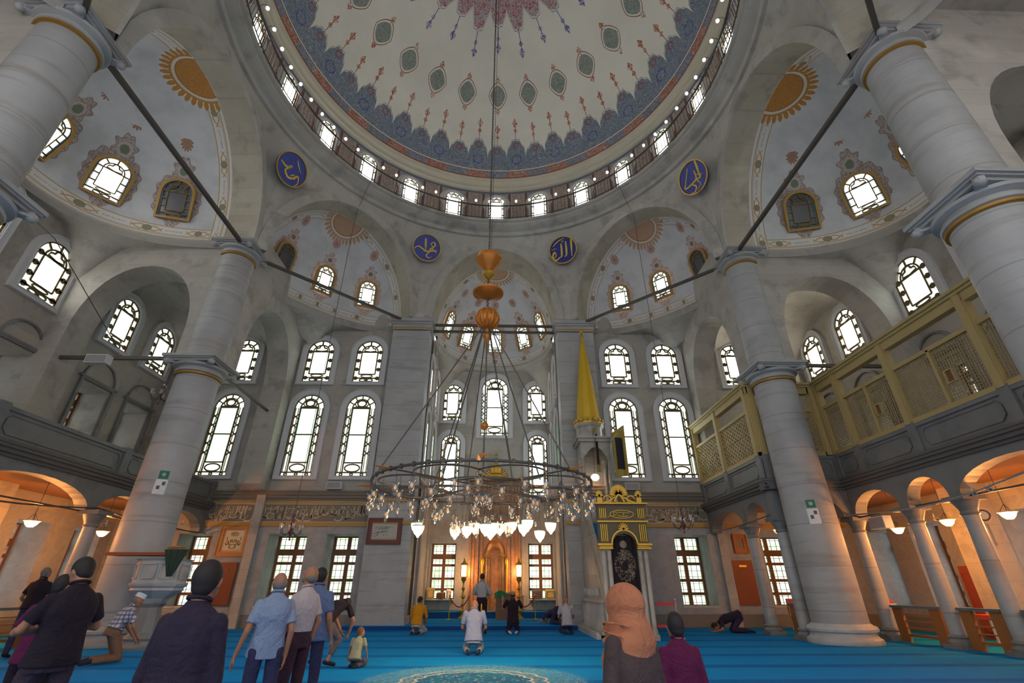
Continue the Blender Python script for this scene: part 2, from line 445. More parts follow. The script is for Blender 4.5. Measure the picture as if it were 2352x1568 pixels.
def semidome_paint(hw, D, H, wins, strong):
    """off-white plaster with painted border band, sunburst, flowers and scrolls round the windows"""
    def f():
        x, y, z = coords()
        n = noise(1.0, 4); fil = noise(6, 2, vec(x, y, z), .5, 2.6); fine = noise(26, 2, vec(x, y, z), .5, 1.0)
        c = mixc((.60, .61, .63), (.50, .505, .52), ((n-.42)*4).mx(0).mn(1))
        O = (.50, .27, .05) if strong else (.50, .33, .20); O2 = (.32, .22, .12)
        def band(d, along, c):
            c = mixc(c, (.64, .635, .62), d.lt(.50))
            c = mixc(c, O, ((d-.12).abs()).lt(.016)); c = mixc(c, O, ((d-.50).abs()).lt(.016)); c = mixc(c, O2, ((d-.17).abs()).lt(.008))
            s = (along/1.55).fold(1.0).abs()*1.55
            c = mixc(c, O, (((d-.31).abs()-(s*9).sin().abs()*.10).abs()).lt(.020)*s.lt(.42))
            c = mixc(c, (.24, .26, .18), hyp(s, d-.31).lt(.10)); c = mixc(c, O2, ((hyp(s, d-.31)-.115).abs()).lt(.015))
            c = mixc(c, (.38, .36, .33), ((d-.31).abs()).lt(.03)*s.gt(.50)*(fine.gt(.5)))
            return c
        ang = z.at2(x)*hw
        c = band(z-.02, x.at2(y+.001)*hw, c); c = band(y, ang, c)
        # sunburst at the crown of the arch
        th = 0.0
        cz = H*.97
        R = 1.0 if strong else .92
        ux = x; uz = (z-cz); dd = hyp(hyp(ux, uz), y-.25); aa = ux.at2(y-.2)
        lobes = (aa*16).sin().abs()*.20+R
        sunc = mixc((.58, .30, .05), (.42, .18, .05), ((fine-.5).abs()).lt(.09)) if strong else mixc((.52, .36, .24), (.45, .27, .17), ((fine-.5).abs()).lt(.08))
        c = mixc(c, sunc, dd.lt(lobes)*y.gt(.02)); c = mixc(c, (.64, .60, .52), ((dd-R*.80).abs()).lt(.05)); c = mixc(c, (.35, .16, .06), ((dd-R*.74).abs()).lt(.02)); c = mixc(c, (.62, .61, .58), ((aa*16).sin().abs()).lt(.35)*dd.gt(R*.93)*dd.lt(R+.22))
        # scrolls round the windows and flowers between them
        for (wx, wy, wz, hh) in wins:
            L_ = math.hypot(wx/(hw*hw), wy/(D*D)); tx, ty = (wy/(D*D))/L_, -(wx/(hw*hw))/L_
            la = (x-wx)*tx+(y-wy)*ty; lat = la.abs(); up = z-wz
            near = hyp(x-wx, y-wy).lt(1.3)
            A = (.30, .215, .19) if strong else (.45, .27, .24); B = (.50, .45, .42) if strong else (.60, .50, .47)
            sc = mixc(A, B, ((fil-.5).abs()).lt(.06)); ang = lat.at2(up)
            e = (lat/(.74 if strong else .60)).pw(2.4)+(up/(hh*.66)).abs().pw(3.0)-(ang*13).sin()*.13
            c = mixc(c, A, e.lt(1.22)*e.gt(.2)*near); c = mixc(c, sc, e.lt(1.14)*near)
            cu = up-hh*.80; r2 = hyp(lat, cu); g2 = lat.at2(cu); e2 = r2-(g2*7).sin()*.06-(g2*2).cos()*.03
            q2 = .38 if strong else .30
            c = mixc(c, A, e2.lt(q2)*near); c = mixc(c, sc, e2.lt(q2-.03)*near); c = mixc(c, B, ((r2-q2*.50).abs()).lt(.025)*near); c = mixc(c, (.17, .22, .15), r2.lt(q2*.36)*near)
            c2_ = up+hh*.66; r3 = hyp(lat*.6, c2_); c = mixc(c, sc, (r3-(lat*16).sin()*.04).lt(.20)*near)
            fu = z-wz-hh*1.42; fl = hyp(lat, fu); fa = lat.at2(fu)
            c = mixc(c, (.36, .20, .15) if strong else (.46, .28, .25), fl.lt((fa*6).sin().abs()*.08+.15)*near); c = mixc(c, (.30, .22, .10), fl.lt(.06)*near)
        return c, n
    return f
wid = [0]
WIN = {}
def win_name():
    wid[0] += 1; return 'window_%d' % wid[0]
hdinfo = {}
for i, (nm, hw, rise, dB, D, pn) in SIDES.items():
    pp = pend_pts(i, hw, rise)
    b = MB(); K = 8; n = len(pp)
    b.add([pend_at(p, t, v/K) for v in range(K+1) for (p, t) in pp], [(v*n+k, v*n+k+1, (v+1)*n+k+1, (v+1)*n+k) for v in range(K) for k in range(n-1)])
    o = b.obj('trim_%d' % (10+i), pend_m, smooth=True)
    tag(o, 'stone pendentive wall rising from the %s arch to the dome ring' % nm, 'pendentive', kind='structure')
    # raised archivolt along the arch edge
    b = MB(); sel = pp[2:-2]; Fm = sideframe(i, DN); nrm = Fm.to_3x3() @ Vector((0, -1, 0)); ring = []
    ac = archcurve(hw, rise); ac2 = archcurve(hw+.42, rise+.42)
    for k in range(len(ac)):
        p0 = Fm @ Vector((ac[k][0], 0, ac[k][1])); p1 = Fm @ Vector((min(max(ac2[k][0], -HS+.02), HS-.02), .05, ac2[k][1]))
        ring.append([p0+nrm*-.02, p0+nrm*.07, p1+nrm*.07, p1+nrm*.02, p1-nrm*.12])
    m5 = 5
    b.add([p for r in ring for p in r], [(k*m5+j, (k+1)*m5+j, (k+1)*m5+j+1, k*m5+j+1) for k in range(len(ring)-1) for j in range(m5-1)])
    a1 = b.obj('arch_moulding', pend_m, parent=o)
    # arch soffit
    b = MB(); b.M = sideframe(i, 0)
    rows = []
    for (t, z) in archcurve(hw, rise): rows += [(t, DN, z), (t*(1.02), dB, z)]
    b.add(rows, [(2*k, 2*k+1, 2*k+3, 2*k+2) for k in range(len(rows)//2-1)])
    # straight blocks of the soffit feet down to the capitals
    a2 = b.obj('arch_soffit', soff_m, parent=o, smooth='all')
    if D:
        H = rise; hwd = hw*1.02
        if i in (2, 6): wa = [(math.degrees(g)) for g in (math.radians(-58), math.radians(-29), 0, math.radians(29), math.radians(58))]
        elif i == 0: wa = [-62, -31, 0, 31, 62]
        else: wa = [-58, 0, 58]
        wins = []; hh = 1.35 if i else 1.3
        for w in wa:
            # plan direction angle measured from outward normal at the half dome centre
            best = None
            for q in range(1, 180):
                p = halfdome_local(hwd, D, H, pn, PI*q/180, 0.0)
                g = math.degrees(math.atan2(p.x, p.y)); e = abs(g-w)
                if best is None or e < best[0]: best = (e, PI*q/180)
            phi = best[1]; zc = 1.66 if i else 1.62
            psi = math.asin(min(1, (zc/H)))
            p = halfdome_local(hwd, D, H, pn, phi, psi)
            wins.append((phi, psi, p))
        strong = i in (2, 6)
        pm = M('painted_half_dome_plaster', rough=.85, fn=semidome_paint(hwd, D, H, [(p.x, p.y, p.z, hh) for _, _, p in wins], strong)) if i not in (3, 5) else pend_m
        b = MB(); b.grid(lambda u, v: halfdome_local(hwd, D, H, pn, PI*u, PI/2*v), 48, 22)
        # behind the arch edge, close the gap between the curve and the shell
        fm = sideframe(i, dB); fm.translation += Vector((0, 0, SPR))
        hd = b.obj('ceiling', pm, mat=fm, smooth='all')
        tag(hd, 'painted half dome behind the %s arch' % nm if i not in (3, 5) else 'plain stone half dome behind the %s arch' % nm, 'half dome', kind='structure')
        hdinfo[i] = (fm, wins, hwd, D, H, pn)
        # rim cornice
        b = MB(); prof = [(0.0, .06), (-.07, .02), (-.13, -.06), (-.11, -.16), (-.04, -.22), (.0, -.30)]
        b.grid(lambda u, v: (lambda k: halfdome_local(hwd+prof[k][0], D+prof[k][0], H, pn, PI*u, 0)+Vector((0, 0, prof[k][1])))(int(round(v*5))), 48, 5)
        rc = b.obj('rim_cornice', stone_m, parent=hd, smooth='all')
        # squinch surface below the rim, widening to the walls of the bay
        def low(u):
            p = halfdome_local(hwd, D, H, pn, PI*u, 0)
            if i in (2, 6): bx0, by0 = 3.72, 4.92
            elif i == 0: bx0, by0 = 3.22, 3.88
            else: bx0 = by0 = None
            if bx0:
                s = 1/max(abs(p.x)/bx0, p.y/by0, 1e-3); q = Vector((p.x*s, p.y*s)); dc = math.hypot(bx0-abs(q.x), by0-q.y)
            else:
                wp = fm @ p; sx = 1 if wp.x > 0 else -1; sy = 1 if wp.y > 0 else -1
                c0 = fm.translation; dx, dy = abs(wp.x)-abs(c0.x), abs(wp.y)-abs(c0.y); LX, LY = 9.42, 10.02; ts = []
                if dx > 1e-4: ts.append((LX-abs(c0.x))/dx)
                if dy > 1e-4: ts.append((LY-abs(c0.y))/dy)
                s = min(max(min(ts) if ts else 1.0, 1.0), 1.6); wx, wy = abs(c0.x)+dx*s, abs(c0.y)+dy*s
                q3 = fm.inverted() @ Vector((sx*wx, sy*wy, 0)); q = Vector((q3.x, q3.y)); dc = math.hypot(LX-wx, LY-wy)
            return Vector((q.x, q.y, -.3-2.0*max(0, 1-dc/1.35)**1.2)), p
        def sq(u, v):
            q, p = low(u); p = Vector((p.x, p.y, -.28)); r = p.lerp(q, v); r.z = p.z+(q.z-p.z)*(v**1.6); return r
        b = MB(); b.grid(sq, 56, 8)
        b.obj('squinch', stone_m, parent=hd, smooth='all')

# ------------------------------------------------------------------ walls
FRONT = frame((0, 10, 0), (1, 0, 0), (0, 1, 0))
LEFT = frame((-15.3, 0, 0), (0, 1, 0), (-1, 0, 0))
RIGHT = frame((15.3, 0, 0), (0, -1, 0), (1, 0, 0))
BACK = frame((0, 14.9, 0), (1, 0, 0), (0, 1, 0))
def wall_paint():
    x, y, z = wpos()
    n = noise(.7, 5); n2 = noise(9, 3)
    c = mixc((.47, .44, .40), (.36, .33, .29), ((n-0.35)*2.6).mx(0).mn(1))
    c = mixc(c, (.22, .20, .17), ((noise(1.1, 6)-.53)*5).mx(0).mn(.5))
    row = (z/.52).m('FLOOR'); tone = ((row*12.9898).sin()*43758.5).fr()
    c = mixc(c, (.33, .30, .27), tone*.3)
    ln = ((z+n2*.02)/.52).fr().lt(.03)
    c = mixc(c, (.14, .12, .10), ln*.22)
    g = mixc((.36, .365, .375), (.26, .265, .27), ((noise(1.6, 6, None, .7, 1.5)-.4)*3).mx(0).mn(1))
    g = mixc(g, (.1, .1, .1), ((x+.4)/2.1).fr().lt(.008).mx((y/2.1).fr().lt(.008))*.5)
    c = mixc(c, g, z.lt(3.72)); c = mixc(c, (.20, .18, .16), z.lt(.45))
    return c, n2*.35+n*.3-ln*.5
wall_m = M('wall_stone_and_marble', rough=.75, fn=wall_paint)
GY = [(6.45, 1.3), (8.80, 1.3), (3.05, 1.2), (0.45, 1.2), (-2.2, 1.2), (-6.5, 1.3)]     # openings along the side walls
FW_L = [(-11.92, 1.36), (-8.22, 1.55), (-6.0, 1.28)]; FW_R = [(8.35, 1.4), (12.0, 1.45)]
AP_X = [(-2.4, 1.27), (2.5, 1.27)]
def wallp(name, fr, x0, x1, z1, holes, d=1.3, label=''):
    b = MB(); b.M = fr; b.prism(rect(x0, x1, 0, z1), [h[::-1] for h in holes], d)
    return tag(b.obj(name, wall_m), label, 'wall', kind='structure')
def gh(c, w, z0, z1): return rect(c-w/2, c+w/2, z0, z1)
wallp('wall_front', FRONT, -15.3, -3.2, 14.2, [gh(c, w, .70, 3.31) for c, w in FW_L], label='front wall left of the prayer niche bay')
wallp('wall_front', FRONT, 3.2, 15.3, 14.2, [gh(c, w, .70, 3.31) for c, w in FW_R], label='front wall right of the prayer niche bay')
wallp('wall_left', LEFT, -14, 10.0, 14.2, [gh(c, w, .75, 3.35) for c, w in GY]+[gh(c, w, 6.45, 8.2) for c, w in GY], label='left side wall with two levels of deep windows')
wallp('wall_right', RIGHT, -10.0, 14, 14.2, [gh(-c, w, .75, 3.35) for c, w in GY]+[gh(-c, w, 6.45, 8.2) for c, w in GY], label='right side wall with two levels of deep windows')
b = MB(); b.M = BACK; b.prism(rect(-3.3, 3.3, 0, 13.2), [gh(c, w, .88, 3.38)[::-1] for c, w in AP_X], 1.0); tag(b.obj('wall_back', wall_m), 'end wall of the prayer niche bay', 'wall', kind='structure')
for s in (-1, 1):
    b = MB(); b.bx(s*3.2, s*4.2, 10.0, 15.2, 0, 13.1)
    # slim pilasters on the bay side walls
    for yy in (10.25, 12.05, 14.55): b.bx(s*3.10, s*3.25, yy-.16, yy+.16, .4, 12.9)
    tag(b.obj('wall_niche_bay_%s' % ('left' if s < 0 else 'right'), wall_m), 'side wall of the prayer niche bay, %s' % ('left' if s < 0 else 'right'), 'wall', kind='structure')
# cross walls with pointed arches between the great columns and the outer walls
def pointed(x0, x1, zs, zc, zb, n=10):
    """arched opening outline, slightly pointed, from zb up"""
    cx_ = (x0+x1)/2; hw = (x1-x0)/2; L = []
    for k in range(n+1):
        a = PI/2*k/n; L.append((x1-hw+hw*math.cos(a)**.9 if k < n else cx_, zs+(zc-zs)*math.sin(a)))
    Rr = [(2*cx_-p[0], p[1]) for p in L[::-1]][1:]
    return [(x0, zb), (x1, zb)]+L+Rr
for sx in (-1, 1):
    for sy in (-1, 1):
        nm = '%s %s' % ('front' if sy > 0 else 'rear', 'left' if sx < 0 else 'right')
        fr = frame((0, 3.62 if sy > 0 else -4.6, 0), (1, 0, 0), (0, 1, 0)); b = MB(); b.M = fr
        x0, x1 = 10.62, 14.62
        ol = [(9.5, 14.2), (9.5, 8.15), (x0, 8.15)]+[(p[0], p[1]) for p in pointed(x0, x1, 9.3, 11.95, 8.15)[2:][::-1]]+[(x1, 0), (15.3, 0), (15.3, 14.2)]
        ol = [(9.95, 8.15), (x0, 8.15)]+[p for p in pointed(x0, x1, 9.3, 11.95, 8.15)[2:][::-1]]+[(x1, 0), (15.3, 0), (15.3, 14.2), (9.95, 14.2)]
        ol = [(sx*p[0], p[1]) for p in ol]
        if sx < 0: ol = ol[::-1]
        b.prism(ol, [], .98)
        tag(b.obj('wall_cross_%s' % nm.replace(' ', '_'), stone_m), 'stone cross wall with pointed arch, %s aisle' % nm, 'wall', kind='structure')
        fr = frame((sx*9.42, 0, 0), (0, -sx, 0), (sx, 0, 0)); b = MB(); b.M = fr
        y0, y1 = 5.25, 9.15
        ol = [(4.15, 8.15), (y0, 8.15)]+[p for p in pointed(y0, y1, 9.3, 11.95, 8.15)[2:][::-1]]+[(y1, 5.15), (9.45, 4.97), (10.0, 4.97), (10.0, 14.2), (4.15, 14.2)]
        ol = [(-sx*sy*p[0], p[1]) for p in ol]
        if -sx*sy < 0: ol = ol[::-1]
        if sy > 0:
            b.prism(ol, [], .98); b.M = Matrix.Identity(4); b.bx(sx*9.42, sx*9.78, 9.84, 10.02, 0, 4.97)
            tag(b.obj('wall_bay_%s' % nm.replace(' ', '_'), stone_m), 'stone wall with arch between column and front wall, %s' % nm, 'wall', kind='structure')
        # corner bay vault
        if sy > 0:
            b = MB(); cxb, cyb = sx*12.85, sy*7.3; Rb = 3.75
            def vp(u, v):
                x = (u-.5)*5.0; y = (v-.5)*5.5; return (cxb+x, cyb+y, 9.75+math.sqrt(max(Rb*Rb-x*x-y*y, 0)))
            b.grid(vp, 20, 20)
            tag(b.obj('ceiling', stone_m, smooth='all'), 'shallow vault over the %s corner bay' % nm, 'vault', kind='structure')
# side bays behind half domes: roof caps so no sky leaks between wall tops
for sx in (-1, 1):
    b = MB(); b.bx(sx*9.6, sx*16.6, -14, 11, 14.2, 14.5); 
    # leave the half dome volume free: cap only over the corner bays
    b = MB()
    for (ya, yb) in ((4.6, 11.3), (-14, -4.6)): b.bx(sx*10.3, sx*16.6, ya, yb, 14.2, 14.4)
    tag(b.obj('ceiling', stone_m), 'flat roof slab above the %s aisle' % ('left' if sx < 0 else 'right'), 'ceiling', kind='structure')

# ------------------------------------------------------------------ floor
def carpet():
    x, y, z = wpos()
    n = noise(2.0, 3); n2 = noise(60, 2)
    c = mixc((.0, .215, .60), (.0, .28, .72), n)
    st = ((y-3.30+(noise(.8, 1)-.5)*.05).fold(1.70)).abs()
    c = mixc(c, (.0, .10, .38), ((.27-st)*4.5).mx(0).mn(.72))
    # woven flower roundel under the dome
    dx = x; dy = y+1.65; r = hyp(dx, dy); a = dx.at2(dy)
    sc = (a*8).sin().abs()*.07
    v = vec(x, y, 0.0)
    f1 = voro(9, v).lt(.30); f2 = noise(9, 2, v, .5, 2.5)
    pat = mixc((.03, .14, .28), (.45, .52, .54), f1*(noise(14, 2, v).gt(.47)))
    pat = mixc(pat, (.02, .30, .48), (f2.gt(.56)))
    halo = mixc(c, (.05, .30, .45), .5)
    c = mixc(c, mixc(halo, (.28, .46, .54), ((f2-.5).abs()).lt(.030)), (r+(f2-.5)*1.8).lt(1.80))
    c = mixc(c, mixc((.03, .19, .36), (.36, .48, .52), ((f2-.5).abs()).lt(.045)), (r-sc).lt(1.14)); 
    c = mixc(c, (.62, .58, .52), ((r-sc-1.14).abs()).lt(.022)); 
    c = mixc(c, pat, (r-sc).lt(.90)); c = mixc(c, (.66, .62, .58), ((r-sc-.90).abs()).lt(.022))
    return c, n2
carpet_m = M('blue_carpet', rough=.95, fn=carpet, spec=.15)
riser_m = M('blue_carpet_edge', (.0, .06, .24), .95)
b = MB(); b.bx(-15.3, 15.3, -14, 10.0, -.3, 0)
tag(b.obj('floor', carpet_m), 'bright blue carpet with darker prayer rows and a woven flower roundel', 'carpet', kind='structure')
b = MB(); b.prism([(-5.3, 0.0), (3.35, 0), (3.35, .135), (-5.3, .135)], [], .01); b.v = []; b.f = []; b.mi = []
for (x0, x1, y0, y1, z0, z1) in ((-5.2, 3.35, 8.95, 9.25, 0, .14), (-3.2, 3.2, 9.25, 15, 0, .14), (-5.2, -4.9, 9.25, 10, 0, .14), (-3.2, 3.2, 13.8, 14.9, .14, .40)):
    b.bx(x0, x1, y0, y1, z0, z1, 0)
b.bx(-5.21, 3.36, 8.93, 8.95, 0, .125, 1); b.bx(-3.2, 3.2, 13.78, 13.8, .14, .385, 1)
tag(b.obj('floor', [carpet_m, riser_m]), 'raised blue carpeted platform in front of the prayer niche', 'platform', kind='structure')

# ================================================================== WINDOWS
def ellipse(cx, cz, rx, rz, n=16): return [(cx+rx*math.cos(2*PI*k/n), cz+rz*math.sin(2*PI*k/n)) for k in range(n)]
_wc = {}
def window_parts(w, h, style, glass, bord):
    """meshes of an arched window in local XZ, facing -y; returns list of (name, mesh)"""
    key = (w, h, style, glass.name, bord.name)
    if key in _wc: return _wc[key]
    tmp = []
    r = w/2; rise = r*.95 if style != 'top' else r*.8
    # moulded white surround
    b = MB()
    fw = .26 if style in ('tall', 'mid', 'tiny') else .10
    if fw > .15:
        big = archloop(w+2*fw, h+fw+.16, 0, -.16, 18); lil = archloop(w, h, 0, 0, 18, rise)
        b.prism([(p[0], p[1]) for p in big], [lil[::-1]], .12)
        b.v = [(x, y-.12, z) for x, y, z in b.v]
        b.rib(archloop(w+.10, h+.05, 0, 0, 18), .035, .03, True, y0=-.12); b.rib(archloop(w+2*fw-.05, h+fw+.13, 0, -.13, 18), .04, .03, True, y0=-.12)
    else:
        b.rib(archloop(w+.10, h+.05, 0, -.03, 18, rise+.05), .10, .10, True, y0=0)
    tmp.append(('surround', b, plaster_w if style not in ('dome',) else ochre_m))
    # glass: centre and border
    bw = .20*w if style != 'drum' else .17*w
    zt = h-rise-(.0 if style == 'tall' else .0)
    b = MB(); b.prism(archloop(w, h, 0, 0, 18, rise), [], .02); b.v = [(x, y-.03, z) for x, y, z in b.v]
    tmp.append(('border_glass', b, bord))
    b = MB(); ci = r-bw
    z0 = .19*h if style != 'tall' else .155*h
    b.bx(-ci, ci, -.045, -.035, z0, zt)
    tmp.append(('pane', b, glass))
    # lead tracery
    b = MB(); t = .060 if style in ('tall', 'mid') else .036; y0 = -.045; d = .03
    if style in ('dome', 'drum', 'tiny'): t = .038
    b.rib(archloop(w-.02, h-.01, 0, 0, 18, rise), t*1.3, d, True, y0=y0)
    inner = [(-ci, z0)]+[(-ci, zt)]+[(ci*-math.cos(PI*k/12), zt+(rise-bw)*math.sin(PI*k/12)) for k in range(13)]+[(ci, zt), (ci, z0)]
    b.rib(inner, t, d, y0=y0); b.rib([(-ci, z0), (ci, z0)], t, d, y0=y0); b.rib([(-ci, zt), (ci, zt)], t*1.2, d, y0=y0)
    if style == 'tall':
        mid = (z0+zt)/2; b.rib([(-ci, mid), (ci, mid)], t, d, y0=y0)
        xs = (r+ci)/2
        for s in (-1, 1):
            for q in range(1, 6):
                zz = z0+(zt-z0)*q/6*1.0
                a = bw*.5
                b.rib([(s*xs-a, zz-a*.9), (s*xs+a, zz+a*.9)], t*.8, d, y0=y0); b.rib([(s*xs-a, zz+a*.9), (s*xs+a, zz-a*.9)], t*.8, d, y0=y0)
            b.rib([(s*(xs-bw*.22), z0*.3), (s*(xs-bw*.22), zt)], t*.5, d, y0=y0); b.rib([(s*(xs+bw*.22), z0*.3), (s*(xs+bw*.22), zt)], t*.5, d, y0=y0)
        b.rib(ellipse(0, z0*.60, ci*.8, z0*.28), t, d, True, y0=y0); b.rib([(-r, z0*.27), (r, z0*.27)], t, d, y0=y0); b.rib([(-ci, z0*.27), (-ci, z0)], t, d, y0=y0); b.rib([(ci, z0*.27), (ci, z0)], t, d, y0=y0)
        for s in (-1, 0, 1): b.rib(ellipse(s*ci*1.1, z0*.13, .06, .05, 8), t, d, True, y0=y0)
        b.rib(ellipse(0, zt+rise*.36, ci*.48, rise*.24, 14), t*1.2, d, True, y0=y0); b.rib(ellipse(0, zt+rise*.36, ci*.75, rise*.33, 14), t*.8, d, True, y0=y0)
        for s in (-1, 1): b.rib([(s*ci, zt+.02), (s*ci*.4, zt+rise*.12), (0, zt)], t, d, y0=y0)
        for q in range(1, 6):
            a = PI*q/6; b.rib([(-ci*math.cos(a), zt+(rise-bw)*math.sin(a)), (-r*math.cos(a), zt+rise*math.sin(a))], t*.9, d, y0=y0)
    else:
        nseg = {'mid': 3, 'top': 2, 'dome': 3, 'drum': 3, 'tiny': 3}[style]
        for s in (-1, 1):
            for q in range(nseg+1):
                zz = z0*.5+(zt-z0*.5)*q/nseg; b.rib([(s*ci, zz), (s*r, zz)], t*1.3, d, y0=y0)
                if style == 'mid' or style == 'top': b.rib(ellipse(s*(r+ci)/2, zz, bw*.28, bw*.28, 8), t, d, True, y0=y0)
        b.rib([(-r, z0*.52), (r, z0*.52)], t, d, y0=y0)
        b.rib(ellipse(0, z0*.77, ci*.72, z0*.17), t*.8, d, True, y0=y0)
        for s in (-1, 1): b.rib(ellipse(s*ci*.45, z0*.27, ci*.36, z0*.17, 12), t, d, True, y0=y0)
        b.rib([(0, 0), (0, z0*.5)], t, d, y0=y0)
        # trefoil head
        head = [(-ci*.75, zt+rise*.10), (-ci*.62, zt+rise*.30), (-ci*.32, zt+rise*.34), (-ci*.22, zt+rise*.52), (0, zt+rise*.58), (ci*.22, zt+rise*.52), (ci*.32, zt+rise*.34), (ci*.62, zt+rise*.30), (ci*.75, zt+rise*.10), (0, zt+rise*.02)]
        b.rib(head, t*1.2, d, True, y0=y0)
        for q in (1.5, 3, 4.5):
            a = PI*q/6; b.rib([(-ci*math.cos(a), zt+(rise-bw)*math.sin(a)), (-r*math.cos(a), zt+rise*math.sin(a))], t*1.2, d, y0=y0)
    tmp.append(('tracery', b, bronze_m))
    if style == 'tall':
        b = MB(); b.rib([(-ci+.045, z0+.03), (-ci+.045, zt-.03), (ci-.045, zt-.03), (ci-.045, z0+.03)], .022, .02, True, y0=-.046)
        tmp.append(('coloured_border_line', b, green_m))
    if style in ('mid', 'dome', 'top', 'drum'):
        b = MB(); cm = {'mid': amber_m, 'top': amber_m, 'dome': blueg_m, 'drum': redg_m}[style]
        b.rib(archloop(w-.09, h-.05, 0, .03, 16, rise-.04), .022, .02, True, y0=-.046)
        tmp.append(('coloured_border_line', b, cm))
    out = []
    for nm, bb, mt in tmp:
        o = bb.obj(nm, mt); out.append((nm, o.data)); bpy.data.objects.remove(o)
    _wc[key] = out
    return out
amber_m = M('amber_glass_line', (.55, .22, .04), .4); blueg_m = M('blue_glass_line', (.05, .22, .60), .4); redg_m = M('red_glass_line', (.55, .06, .04), .4)
def put_window(mat, w, h, style, label, glass=None, bord=None):
    glass = glass or pane_day; bord = bord or pane_bord
    n = win_name(); root = bpy.data.objects.new(n, None); COL.objects.link(root); root.matrix_world = mat; root.empty_display_size = .2
    tag(root, label, 'window', kind='structure')
    for nm, me in window_parts(w, h, style, glass, bord):
        o = bpy.data.objects.new(nm, me); COL.objects.link(o); o.parent = root
    return root
def wallmat(fr, x, z, off=0.0): return fr @ Matrix.Translation((x, -off, z))
ordn = ['first', 'second', 'third', 'fourth', 'fifth', 'sixth']
for k, x in enumerate((-12.05, -8.42, -6.05)):
    put_window(wallmat(FRONT, x, 5.62), 1.36, 3.72, 'tall', 'tall arched stained window low on the front wall, %s from the left corner' % ordn[k], pane_green if k < 2 else pane_day)
    put_window(wallmat(FRONT, x, 10.0), 1.28, 2.2, 'mid', 'arched stained window high on the front wall, %s from the left corner' % ordn[k], pane_day)
for k, x in enumerate((6.1, 8.45, 11.95)):
    if k < 2: put_window(wallmat(FRONT, x, 5.62), 1.36, 3.72, 'tall', 'tall arched stained window low on the front wall, %s right of the niche bay' % ordn[k], pane_day)
    put_window(wallmat(FRONT, x, 10.0), 1.28, 2.2, 'mid', 'arched stained window high on the front wall, %s right of the niche bay' % ordn[k], pane_day if k < 2 else pane_gold)
for nm, fr, sg in (('left', LEFT, 1), ('right', RIGHT, -1)):
    for k, y in enumerate((8.8, 6.35, 2.75, .15, -2.5)):
        g = pane_day if nm == 'left' or k > 1 else pane_gold
        if nm == 'left' and k in (2, 3): g = pane_warm
        put_window(wallmat(fr, sg*y, 9.95), 1.28 if k < 2 else 1.42, 2.15 if k != 3 else 2.75, 'mid', 'arched stained window high on the %s wall, %s from the front corner' % (nm, ordn[k]), g)
# windows of the niche bay
put_window(wallmat(BACK, .05, 8.9), 1.55, 3.5, 'tall', 'large central arched window above the prayer niche')
for s, t in ((-1, 'left'), (1, 'right')):
    put_window(wallmat(BACK, s*2.42+.04, 9.75), 1.08, 2.2, 'mid', 'arched window beside the large central one, upper %s of the niche wall' % t)
    put_window(wallmat(BACK, s*2.40+.06, 5.7), 1.08, 3.25, 'tall', 'tall arched window, lower %s of the niche wall' % t)
    fr = frame((s*3.2, 0, 0), (0, -s, 0), (s, 0, 0))
    for k, y in enumerate((11.15, 13.3)):
        put_window(wallmat(fr, -s*y, 5.7), 1.05, 3.25, 'tall', 'tall arched window low on the %s side of the niche bay, %s' % (t, ('nearer', 'farther')[k]))
        put_window(wallmat(fr, -s*y, 9.6), 1.05, 2.2, 'mid', 'arched window high on the %s side of the niche bay, %s' % (t, ('nearer', 'farther')[k]))
# half dome windows
for i, (fm, wins, hwd, D, H, pn) in hdinfo.items():
    if i in (3, 5): continue
    nm = SIDES[i][0]
    for k, (phi, psi, p) in enumerate(wins):
        e = 1e-2
        pu = halfdome_local(hwd, D, H, pn, phi+e, psi)-halfdome_local(hwd, D, H, pn, phi-e, psi); pv = halfdome_local(hwd, D, H, pn, phi, psi+e)-halfdome_local(hwd, D, H, pn, phi, psi-e)
        pu.z = 0; nrm = pu.cross(pv).normalized()
        if nrm.dot(Vector((p.x, p.y, p.z))) < 0: nrm = -nrm
        ex = Vector((-nrm.y, nrm.x, 0)).normalized()*-1; ezz = ex.cross(nrm)
        if ezz.z < 0: ex = -ex; ezz = -ezz
        m = Matrix.Identity(4)
        for q, a in enumerate((ex, nrm, ex.cross(nrm))): m[0][q], m[1][q], m[2][q] = a
        if m[2][2] < 0: m = m
        w, h = (1.05, 1.55) if i in (2, 6) else ((.80, 1.45) if i == 0 else (.82, 1.35))
        m.translation = p - nrm*.10 - ezz*(h*.5)
        glass = pane_day; 
        if i == 6: glass = pane_sun if k in (2, 3, 1) else pane_day
        if i == 7 : glass = pane_warm
        if i == 2: glass = pane_warm
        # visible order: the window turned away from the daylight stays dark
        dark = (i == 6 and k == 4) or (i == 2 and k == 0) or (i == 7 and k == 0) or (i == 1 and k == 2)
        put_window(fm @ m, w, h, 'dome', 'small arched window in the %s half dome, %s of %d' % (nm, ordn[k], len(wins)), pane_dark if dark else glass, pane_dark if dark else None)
for k in range(24):
    a = k*15; p = polar(a, 9.40, 19.35); ra = math.radians(a)
    fr = frame(p, (math.cos(ra), -math.sin(ra), 0), (math.sin(ra), math.cos(ra), 0))
    put_window(fr, .92, 2.1, 'drum', 'small arched window at the foot of the dome, %d o clock position of the ring' % (k//2+1), pane_warm if k not in (20, 21, 22, 19) else pane_sun, pane_bord)
